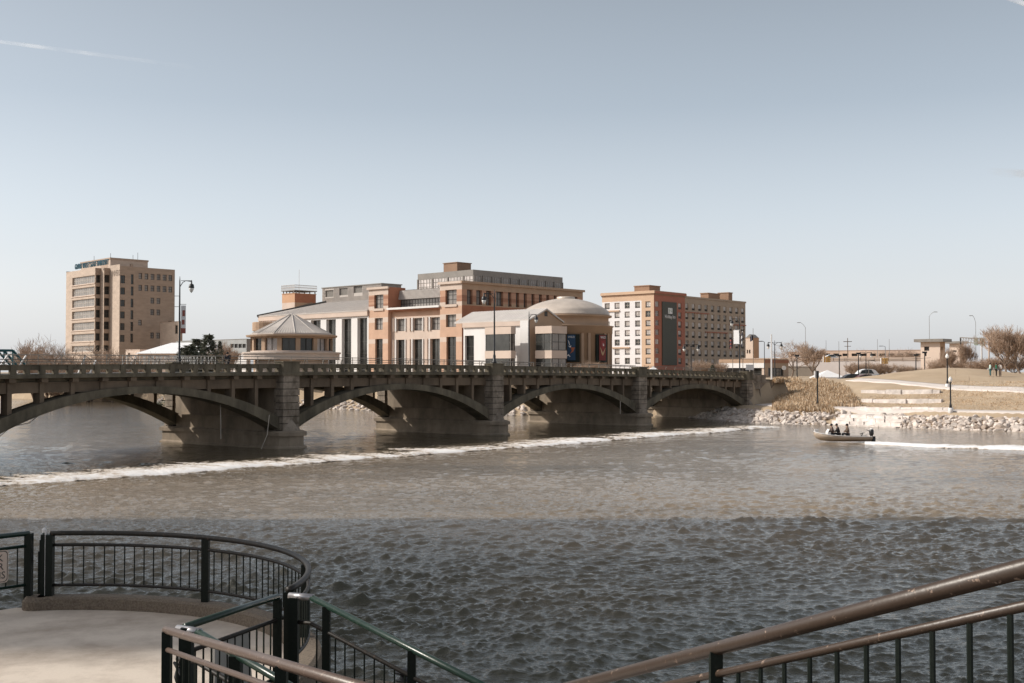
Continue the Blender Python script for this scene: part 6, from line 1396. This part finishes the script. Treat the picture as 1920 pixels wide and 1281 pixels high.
# ------------------------------------------------------------------ near bank, platform and railings
bankc = M('bank_paving', (0.42, 0.37, 0.33), 0.9, 0.12, 0.8, 0.01)
aggr = M('aggregate_kerb', (0.13, 0.10, 0.075), 0.9, col2=(0.24, 0.19, 0.14), scale=38, bump=0.02, detail=3)
bank_poly = [(-500, 160), (-80, 72), (-46, 45), (-30, 25), (-13, 9.5), (-4.2, 2.3), (3.5, 2.3), (9, -2), (60, -30), (60, -250), (-500, -250)]
mb = MB(); mb.prism(bank_poly, -3, 4.15); tag(mb.build('embankment', bankc), 'paved river bank terrace under the viewpoint', None, kind='structure')
PC = Vector((-6.2, 13.3)); PR = 3.9
def pc(r, deg, z=0): return (PC.x + r * math.cos(R(deg)), PC.y + r * math.sin(R(deg)), z)
plat_m = M('platform_concrete', (0.35, 0.285, 0.23), 0.88, col2=(0.60, 0.52, 0.44), scale=1.1, bump=0.006, bscale=25, detail=14, lo=0.3, hi=0.60)
poly = [pc(PR - .1, d)[:2] for d in range(-75, 101, 5)] + [(-7.2, 17.15), (-9.2, 14.7), (-14, 8.9), (-9, 5.0), (-5, 8.4)]
mb = MB(); mb.prism(poly, -2.5, 2.38); P_ = tag(mb.build('platform', plat_m, None, (PC.x, PC.y, 0)), 'round pale concrete overlook platform at lower left', 'platform')
mb = MB(); degs = [i * 2.5 for i in range(-30, 41)]
for i in range(len(degs) - 1):
    a0, a1 = degs[i], degs[i + 1]; q = lambda r, d, z: pc(r, d, z)
    mb.hexa([q(PR - .26, a0, 2.0), q(PR + .14, a0, 2.0), q(PR + .14, a1, 2.0), q(PR - .26, a1, 2.0), q(PR - .22, a0, 2.53), q(PR + .10, a0, 2.53), q(PR + .10, a1, 2.53), q(PR - .22, a1, 2.53)])
    mb.hexa([q(PR - .22, a0, 2.531), q(PR + .10, a0, 2.531), q(PR + .10, a1, 2.531), q(PR - .22, a1, 2.531), q(PR - .17, a0, 2.56), q(PR + .05, a0, 2.56), q(PR + .05, a1, 2.56), q(PR - .17, a1, 2.56)])
    mb.hexa([q(PR - .05, a0, -2.5), q(PR + .10, a0, -2.5), q(PR + .10, a1, -2.5), q(PR - .05, a1, -2.5), q(PR - .05, a0, 1.99), q(PR + .10, a0, 1.99), q(PR + .10, a1, 1.99), q(PR - .05, a1, 1.99)])
mb.lathe(pc(PR - .06, 100.2, 0), [(.20, 2.0), (.20, 2.5), (.15, 2.56)], 14)
mb.build('kerb', aggr, P_, (PC.x, PC.y, 0))
def rail_mat(name, base, chip, lo, hi, rough=.4, spec=.5):
    m = M(name, base, rough, spec=spec, col2=chip, scale=26, stretch=(1, 1, 1), detail=9, lo=lo, hi=hi, bump=.002, bscale=40); return m
rust = rail_mat('worn_brown_rail', (0.052, 0.034, 0.024), (0.26, 0.185, 0.14), .625, .65)
rustp = rail_mat('worn_pink_rail', (0.105, 0.070, 0.054), (0.27, 0.19, 0.145), .60, .66)
dkrail = rail_mat('dark_worn_rail', (0.020, 0.017, 0.014), (0.08, 0.055, 0.04), .56, .68, .5, .3)
green = rail_mat('green_rail', (0.012, 0.030, 0.022), (0.03, 0.05, 0.035), .5, .7, .3)
gpost = rail_mat('green_post', (0.007, 0.011, 0.008), (0.012, 0.016, 0.012), .5, .7, .5, .22)
steel = M('bright_steel', (0.45, 0.43, 0.43), 0.3, 0.1, 5, metal=.8)
def railing(name, label, lines, posts, bal, mats, origin, group=None, cat='railing'):
    """lines: [(points, radius, part name, material)], posts: [(x,y,z0,z1,half)], bal: [(x,y,z0,z1)]"""
    T = thing(name, origin, label, cat, group)
    for pts, r, nm, m_ in lines: mb = MB(); mb.tube(pts, r, 12); mb.build(nm, m_, T, origin, True)
    for x, y, z0, z1, h in posts: mb = MB(); mb.box(x - h, x + h, y - h, y + h, z0, z1); mb.build('post', mats[0], T, origin)
    for x, y, z0, z1 in bal: mb = MB(); mb.tube([(x, y, z0), (x, y, z1)], .0095, 6); mb.build('baluster', mats[1], T, origin)
    return T
degs2 = [97.6 - 107 * i / 40 for i in range(41)]
bal = []; pd = [97.6, 61, 17.7, -9.0]
d = 97.6 - 2.55
while d > -9:
    if min(abs(d - x) for x in pd) > 1.3: bal.append(pc(PR - .05, d, 0)[:2] + (2.71, 3.29))
    d -= 2.28
tp_ = [pc(PR - .05, q, 3.46) for q in degs2]
railing('curved_railing', 'dark curved railing around the round overlook platform', [(tp_, .036, 'top_rail', dkrail), ([pc(PR - .05, q, 3.29) for q in degs2], .024, 'mid_rail', dkrail), ([pc(PR - .05, q, 2.71) for q in degs2], .022, 'bottom_rail', dkrail)],
        [pc(PR - .05, q, 0)[:2] + (2.40, 3.44, .05) for q in pd], bal, (gpost, gpost), (PC.x, PC.y, 2.4))
# left section with the sign
A0, A1 = Vector((-7.02, 17.12, 0)), Vector((-9.1, 14.65, 0)); dv = A1 - A0
ln = lambda z: [A0 + Vector((0, 0, z)), A1 + Vector((0, 0, z))]
bal = [(*(A0 + dv * (i + 1) / 19).to_2d(), 2.72, 3.28) for i in range(18)]
railing('side_railing', 'straight green railing with a sign at the left edge', [(ln(3.46), .036, 'top_rail', green), (ln(3.28), .024, 'mid_rail', green), (ln(2.72), .022, 'bottom_rail', green)], [(A0.x, A0.y, 2.38, 3.46, .05), (A1.x, A1.y, 2.38, 3.46, .05)], bal, (gpost, gpost), (A0.x, A0.y, 2.4), 'straight railings')
# steep gangway rails going down beyond the gap
Gq, Gr = Vector((-6.80, 17.15, 3.44)), Vector((-7.62, 19.1, 2.92)); bl = [(*(Gq + (Gr - Gq) * i / 12).to_2d(), Gq.z + (Gr.z - Gq.z) * i / 12 - 1.25, Gq.z + (Gr.z - Gq.z) * i / 12 - .05) for i in range(1, 12)]
z_ = Vector((0, 0, 1))
railing('gangway_railing', 'dark green gangway rail seen end on between the two railings', [([Gq, Gr], .036, 'top_rail', green), ([Gq - z_ * .2, Gr - z_ * .2], .024, 'mid_rail', gpost), ([Gq - z_ * 1.0, Gr - z_ * 1.0], .03, 'bottom_rail', gpost), ([Gq - z_ * .25, Gr - z_ * 1.0], .03, 'brace', gpost)], [(Gq.x, Gq.y, 2.38, 3.44, .045), (Gr.x, Gr.y, 1.6, 2.9, .045), (Gq.x - .25, Gq.y + .6, 1.9, 3.28, .05)], bl, (gpost, gpost), (Gq.x, Gq.y, 2.4))
mb = MB(); mb.hexa([(-6.85, 17.2, 2.2), (-7.55, 19.0, 1.5), (-8.3, 18.7, 1.5), (-7.6, 16.9, 2.2), (-6.85, 17.2, 2.3), (-7.55, 19.0, 1.6), (-8.3, 18.7, 1.6), (-7.6, 16.9, 2.3)]); tag(mb.build('gangway', seam_dk, None, (-7.5, 18, 2)), 'short gangway plate leading off the platform behind the railing gap', 'gangway')
mb = MB(); mb.tube([(-6.775, 17.12, 2.38), (-6.775, 17.12, 3.50)], .018, 8); mb.lathe((-6.80, 17.12, 3.47), [(.03, 0), (.035, .04), (.015, .07)], 8); tag(mb.build('gate_post_pipe', white_w, None, (-6.775, 17.12, 2.4)), 'thin white pipe standing beside the curved railing end', 'pipe')
# sign on the left railing
s0 = at(17, 1060, 16.75); tdir = Vector((dv.x, dv.y, 0)).normalized(); yy_ = None
def on_left(px):                                   # point of the railing line seen at picture column px
    p = cross(A0, math.degrees(math.atan2(dv.y, dv.x)), px); return p
pr_, pl_ = on_left(17.5), on_left(-48); nrm = Vector((dv.y, -dv.x)).normalized(); nrm = nrm if nrm.dot(pr_) < 0 else -nrm
zt_s, zb_s = zat(8, 1030, pr_.y), zat(8, 1091, pr_.y); mb = MB()
def sgn_poly(inset, d, z0, z1):
    a, b_ = pl_ + (pr_ - pl_).normalized() * inset, pr_ - (pr_ - pl_).normalized() * inset; t = (b_ - a); L_ = t.length; t = t.normalized(); c_ = .05; pts = []
    for (u, v, a0) in ((L_ - c_, z1 - inset - c_, 0), (c_, z1 - inset - c_, 90), (c_, z0 + inset + c_, 180), (L_ - c_, z0 + inset + c_, 270)):
        for k in range(5): an = R(a0 + 22.5 * k); uu, vv = u + c_ * math.cos(an), v + c_ * math.sin(an); q = a + t * uu + nrm * d; pts.append((q.x, q.y, vv))
    return pts
for inset, d0, d1, m_ in ((0, .04, .045, 0), (.012, .046, .047, 1), (.022, .048, .049, 0)):
    f_, b2 = sgn_poly(inset, d1, zb_s, zt_s), sgn_poly(inset, d0, zb_s, zt_s); n = len(f_); mb.add(f_ + b2, [tuple(range(n)), tuple(range(n, 2 * n))[::-1]] + [(i, (i + 1) % n, n + (i + 1) % n, n + i) for i in range(n)], m_)
S_ = mb.build('warning_sign', [M('sign_face', (0.62, 0.50, 0.42), 0.5, 0.03, 2), black_m], None, (pr_.x, pr_.y, zb_s)); tag(S_, 'small cream sign with black capital letters on the left railing', 'sign')
rz_s = math.atan2((pr_ - pl_).y, (pr_ - pl_).x)
for txt, py, xr_ in (('K', 1045, 7.5), ('R', 1061, 8.5), ('NS', 1077, 11.5)):
    me = text_mesh(txt, .145, .001); me.materials.append(black_m); o = bpy.data.objects.new('lettering', me); C.objects.link(o); o.parent = S_
    xs_ = [v.co.x for v in me.vertices]; p = on_left(xr_) + nrm * .051; u = (pr_ - pl_).normalized() * (-max(xs_)); o.rotation_euler = (math.pi / 2, 0, rz_s); o.location = Vector((p.x + u.x, p.y + u.y, zat(8, py, pr_.y))) - S_.location
# gate piece closing the stair and the two green ramp railings
g0, g1 = Vector((-2.42, 12.45, 3.45)), Vector((-3.02, 10.9, 3.45)); gd = g1 - g0
g0b = g0 + gd * .06
bal = [(*(g0b + gd * (i + 1) / 13).to_2d(), 2.62, 3.22) for i in range(12)]
GT = railing('gate', 'green gate with dark upright bars between the curved railing and the brown stair rail', [([g0b, g1], .034, 'top_rail', green), ([g0 - z_ * .24, g1 - z_ * .24], .022, 'mid_rail', dkrail), ([g0 - z_ * .85, g1 - z_ * .85], .022, 'bottom_rail', gpost)], [(g0b.x, g0b.y, 2.42, 3.43, .04), (g1.x, g1.y, 2.42, 3.44, .045)], bal, (gpost, gpost), tuple(g0))
a_, b_ = g0 + gd * .32, g0 + gd * .72; n_ = Vector((gd.y, -gd.x, 0)).normalized() * .03
mb = MB(); mb.hexa([a_ - z_ * .95, b_ - z_ * .95, b_ - z_ * .95 + n_, a_ - z_ * .95 + n_, a_ + gd * .06 - z_ * .26, b_ - z_ * .26, b_ - z_ * .26 + n_, a_ + gd * .06 - z_ * .26 + n_]); mb.build('panel', M('grey_panel', (0.30, 0.29, 0.27), 0.6, 0.05, 3), GT, tuple(g0))
mb = MB(); mb.lathe((g1.x - .02, g1.y - .12, 3.02), [(.03, -.05), (.045, 0), (.03, .06)], 8); mb.tube([(g1.x, g1.y - .06, 3.1), (g1.x - .05, g1.y - .16, 3.16), (g1.x + .03, g1.y - .2, 3.05)], .014, 6); mb.build('padlock', black_m, GT, tuple(g0))
Ra0, Ra1, Ra2 = Vector((-2.36, 12.5, 3.43)), Vector((-2.12, 12.42, 3.43)), at(915, 1290, 11.0)
dR = Ra2 - Ra1; ext = Ra1 + dR * 1.5
def down(p0, dirv, n, z0, z1, skip=()): return [(*(p0 + dirv * t).to_2d(), (p0 + dirv * t).z + z0, (p0 + dirv * t).z + z1) for t in n]
railing('ramp_railing', 'green ramp railing sloping down to the right from the curved railing end', [([Ra1, ext], .034, 'top_rail', green), ([Ra0, Ra1 + Vector((.03, -.01, 0))], .037, 'steel_sleeve', steel), ([Ra0 - z_ * .27 + Vector((.05, 0, 0)), Ra1 - z_ * .27, ext - z_ * .27], .022, 'mid_rail', dkrail), ([Ra1 - z_ * 1.0, ext - z_ * 1.0], .022, 'bottom_rail', gpost)],
        [(*(Ra1 + dR * t).to_2d(), (Ra1 + dR * t).z - 1.1, (Ra1 + dR * t).z - .01, .04) for t in (.10, .60, 1.1)] + [(Ra0.x + .05, Ra0.y - .02, 2.3, 3.42, .05)], down(Ra1, dR, [t for t in np.arange(.04, 1.45, .058) if min(abs(t - .10), abs(t - .6), abs(t - 1.1)) > .02], -1.0, -.27), (gpost, gpost), tuple(Ra1), 'green ramp railings')
Rb1 = at(370, 1185, 10.6); Rb0 = at(333, 1179, 10.75); Rb2 = Rb1 + dR * .9
railing('ramp_railing', 'second green ramp railing starting behind the brown stair rail at left', [([Rb1, Rb2], .034, 'top_rail', green), ([Rb0, Rb1 + Vector((.03, -.01, 0))], .037, 'steel_sleeve', steel), ([Rb0 - z_ * .27, Rb1 - z_ * .27, Rb2 - z_ * .27], .022, 'mid_rail', dkrail)],
        [(*(Rb1 + dR * t).to_2d(), (Rb1 + dR * t).z - 1.3, (Rb1 + dR * t).z - .01, .05) for t in (-.06, .22, .7)], down(Rb1, dR, [t for t in np.arange(.04, .9, .05) if min(abs(t - .22), abs(t - .7)) > .02], -1.1, -.27), (gpost, gpost), tuple(Rb1), 'green ramp railings')
mb = MB(); f0, f1 = Ra1 - z_ * 1.08, ext - z_ * 1.08; h0, h1 = Rb1 - z_ * 1.1, Rb1 + (ext - Ra1) - z_ * 1.1
mb.hexa([h0 - z_ * .15, h1 - z_ * .15, f1 - z_ * .15, f0 - z_ * .15, h0, h1, f1, f0]); tag(mb.build('ramp', M('ramp_plate', (0.30, 0.27, 0.24), 0.7, 0.1, 3), None, tuple(h0)), 'sloping ramp between the two green railings', 'ramp')
# brown stair rail at left, and the big one at right
S0, S1 = Vector((at(311, 1181, 10.15).x, 10.15, zat(311, 1181, 10.15))), Vector((at(622, 1273, 6.6).x, 6.6, zat(622, 1273, 6.6)))
dS = S1 - S0; S2 = S0 + dS * 1.45
pst = lambda P0, d_, t, lo_, h: (*(P0 + d_ * t).to_2d(), (P0 + d_ * t).z - lo_, (P0 + d_ * t).z - .01, h)
railing('stair_railing', 'worn pinkish brown stair railing running down the bottom left of the photo', [([S0, S2], .034, 'top_rail', rustp), ([S0 - z_ * .165 + dS * .01, S2 - z_ * .165], .022, 'mid_rail', rustp), ([S0 - z_ * .95, S2 - z_ * .95], .022, 'bottom_rail', gpost)],
        [pst(S0, dS, .012, 1.2, .037), pst(S0, dS, .78, 1.2, .036)], [(*(S0 + dS * t).to_2d(), (S0 + dS * t).z - .95, (S0 + dS * t).z - .165) for t in np.arange(.05, 1.4, .052) if abs(t - .78) > .02], (gpost, gpost), tuple(S0), 'brown stair railings')
Q0 = Vector((at(1920, 1066, 3.4).x, 3.4, zat(1920, 1066, 3.4))); Q1 = Vector((at(1145, 1268, 6.0).x, 6.0, zat(1145, 1268, 6.0))); dQ = Q1 - Q0; Qa, Qb = Q0 - dQ * .45, Q0 + dQ * 1.5
railing('stair_railing', 'large worn brown stair railing crossing the bottom right corner of the photo', [([Qa, Qb], .0295, 'top_rail', rust), ([Qa - z_ * .108, Qb - z_ * .108], .0165, 'mid_rail', rust), ([Qa - z_ * .9, Qb - z_ * .9], .018, 'bottom_rail', gpost)],
        [pst(Q0, dQ, .625, 1.15, .026), pst(Q0, dQ, -.3, 1.15, .026)], [(*(Q0 + dQ * t).to_2d(), (Q0 + dQ * t).z - .9, (Q0 + dQ * t).z - .11) for t in np.arange(-.40, 1.4, .0600) if abs(t - .625) > .03 and abs(t + .3) > .03], (gpost, gpost), tuple(Q0), 'brown stair railings')
# the stair itself (below the frame)
T = thing('stair', (0, 5, 2.4), 'concrete stair between the two brown railings', 'stair'); ns = 12
for i in range(ns):
    t = i / ns; a_ = S0 + dS * (1.5 * t); c_ = S0 + dS * (1.5 * (t + 1 / ns)); zz = 2.4 + (4.15 - 2.4) * (i + 1) / ns - .16; off_ = Vector((1.4, .8, 0)); mb = MB()
    mb.hexa([Vector((p.x, p.y, zz - .2)) for p in (a_, c_, c_ + off_, a_ + off_)] + [Vector((p.x, p.y, zz)) for p in (a_, c_, c_ + off_, a_ + off_)]); mb.build('step', bankc, T, (0, 5, 2.4))
# lower plank dock with a mooring bollard
c1, c2, c3 = wat(600, 1261, .6), wat(800, 1272, .6), wat(880, 1281, .6)
dk_poly = [Vector((c1.x - 1, c1.y + .1, 0)), Vector((c1.x, c1.y, 0)), Vector((c2.x, c2.y, 0)), Vector((c3.x, c3.y - .3, 0)), Vector((c3.x + .3, 13, 0)), Vector((-2.0, 13, 0))]
T = thing('dock', (-1.5, 18, .6), 'low weathered plank dock at the water below the green ramp railing', 'dock')
wood = M('weathered_plank', (0.17, 0.135, 0.10), 0.9, 0.3, 3, 0.01, stretch=(1, 6, 1)); a_, b_ = Vector((c1.x - .9, c1.y + .12, 0)), Vector((c3.x + .1, c3.y - .35, 0)); dd = b_ - a_; n = 26
for i in range(n):
    p, q = a_ + dd * i / n, a_ + dd * (i + .93) / n; nn = Vector((-.55, -1, 0)).normalized() * 7.0; mb = MB()
    mb.hexa([Vector((x.x, x.y, .52)) for x in (p, q, q + nn, p + nn)] + [Vector((x.x, x.y, .6)) for x in (p, q, q + nn, p + nn)]); mb.build('plank', wood, T, (-1.5, 18, .6))
bq = wat(758, 1276, .6); mb = MB(); mb.lathe((0, 0, 0), [(.15, 0), (.11, .03), (.07, .07), (.08, .12), (.17, .13), (.18, .16), (.10, .19), (.05, .20)], 16); o = mb.build('bollard', M('iron', (0.03, 0.03, 0.032), 0.5), None, None, True); o.location = bq; tag(o, 'round dark iron mooring bollard on the plank dock', 'bollard')
# office slab on the near bank, left of the view; its shade lies across the river and platform
T = thing('office_slab', (-130, 30, 4.15), 'tall plain office slab on the near bank, beyond the left edge of the view', 'building'); mb = MB()
fz = 4.15
for i in range(28):
    mb.box(-150, -108, 14.3, 46.6, fz, fz + 1.5, 0); mb.box(-149.7, -108.3, 14.6, 46.3, fz + 1.5, fz + 3.6, 1); fz += 3.6
mb.box(-150, -108, 14.3, 46.6, fz, fz + 1.2, 0); mb.build('wall', [cream, glass], T, (-130, 30, 4.15))

# ------------------------------------------------------------------ contrail and cloud wisps
def cloud_mat(name, al, sc):
    m = bpy.data.materials.new(name); m.use_nodes = True; n = m.node_tree; b = n.nodes.new('ShaderNodeMixShader'); tr_ = n.nodes.new('ShaderNodeBsdfTransparent'); tl = n.nodes.new('ShaderNodeBsdfTranslucent'); tl.inputs[0].default_value = (.95, .95, .95, 1); n.links.new(tr_.outputs[0], b.inputs[1]); n.links.new(tl.outputs[0], b.inputs[2]); n.links.new(b.outputs[0], n.nodes['Material Output'].inputs['Surface'])
    z = n.nodes.new('ShaderNodeTexNoise'); z.inputs['Scale'].default_value = sc; z.inputs['Detail'].default_value = 7; tc = n.nodes.new('ShaderNodeTexCoord'); n.links.new(tc.outputs['Object'], z.inputs['Vector'])
    a = n.nodes.new('ShaderNodeAttribute'); a.attribute_name = 'dens'; mu = n.nodes.new('ShaderNodeMath'); mu.operation = 'MULTIPLY'; r = n.nodes.new('ShaderNodeMapRange'); r.inputs[1].default_value = .25; r.inputs[2].default_value = .6; r.inputs[4].default_value = al
    n.links.new(z.outputs['Fac'], r.inputs[0]); n.links.new(r.outputs[0], mu.inputs[0]); n.links.new(a.outputs['Fac'], mu.inputs[1]); n.links.new(mu.outputs[0], b.inputs[0]); return m
def wisp(name, label, p0, p1, w0, w1, nu, nv, mat, den, kindcat):
    X = np.zeros((nu, nv)); Y = X.copy(); Zc = X.copy(); D = X.copy(); d = (p1 - p0)
    for i in range(nu):
        for j in range(nv):
            u, v = i / (nu - 1), j / (nv - 1); ww = w0 + (w1 - w0) * u; q = p0 + d * u + Vector((0, 1, .35)).normalized() * ww * 3.0 * (v - .5); X[i, j], Y[i, j], Zc[i, j] = q.x, q.y + 40 * math.sin(6 * v), q.z; D[i, j] = den(u, v)
    o = grid_obj(name, X, Y, Zc, mat); at_ = o.data.attributes.new('dens', 'FLOAT', 'POINT'); at_.data.foreach_set('value', D.ravel().astype(np.float32)); tag(o, label, kindcat)
bell = lambda v: max(0, 1 - (2 * v - 1) ** 2) ** 1.5
wisp('contrail', 'thin straight white contrail across the upper left sky', at(-250, 45, 6000), at(370, 127, 6000), 12, 26, 60, 9, cloud_mat('contrail_vapour', .5, .008), lambda u, v: bell(v) * min(1, (1 - u) * 1.3) * (.75 + .25 * math.sin(u * 40)), 'contrail')
wisp('cloud', 'small faint white cloud at the right edge above the trees', at(1850, 322, 6000), at(2100, 340, 6000), 90, 170, 30, 15, cloud_mat('cloud_vapour', .3, .012), lambda u, v: bell(v) * min(1, u * 3), 'cloud')
wisp('cloud', 'small white cloud in the top right corner of the sky', at(1868, -12, 6000), at(2100, 70, 6000), 30, 120, 30, 15, cloud_mat('cloud_vapour', .95, .01), lambda u, v: bell(v) * min(1, u * 4), 'cloud')
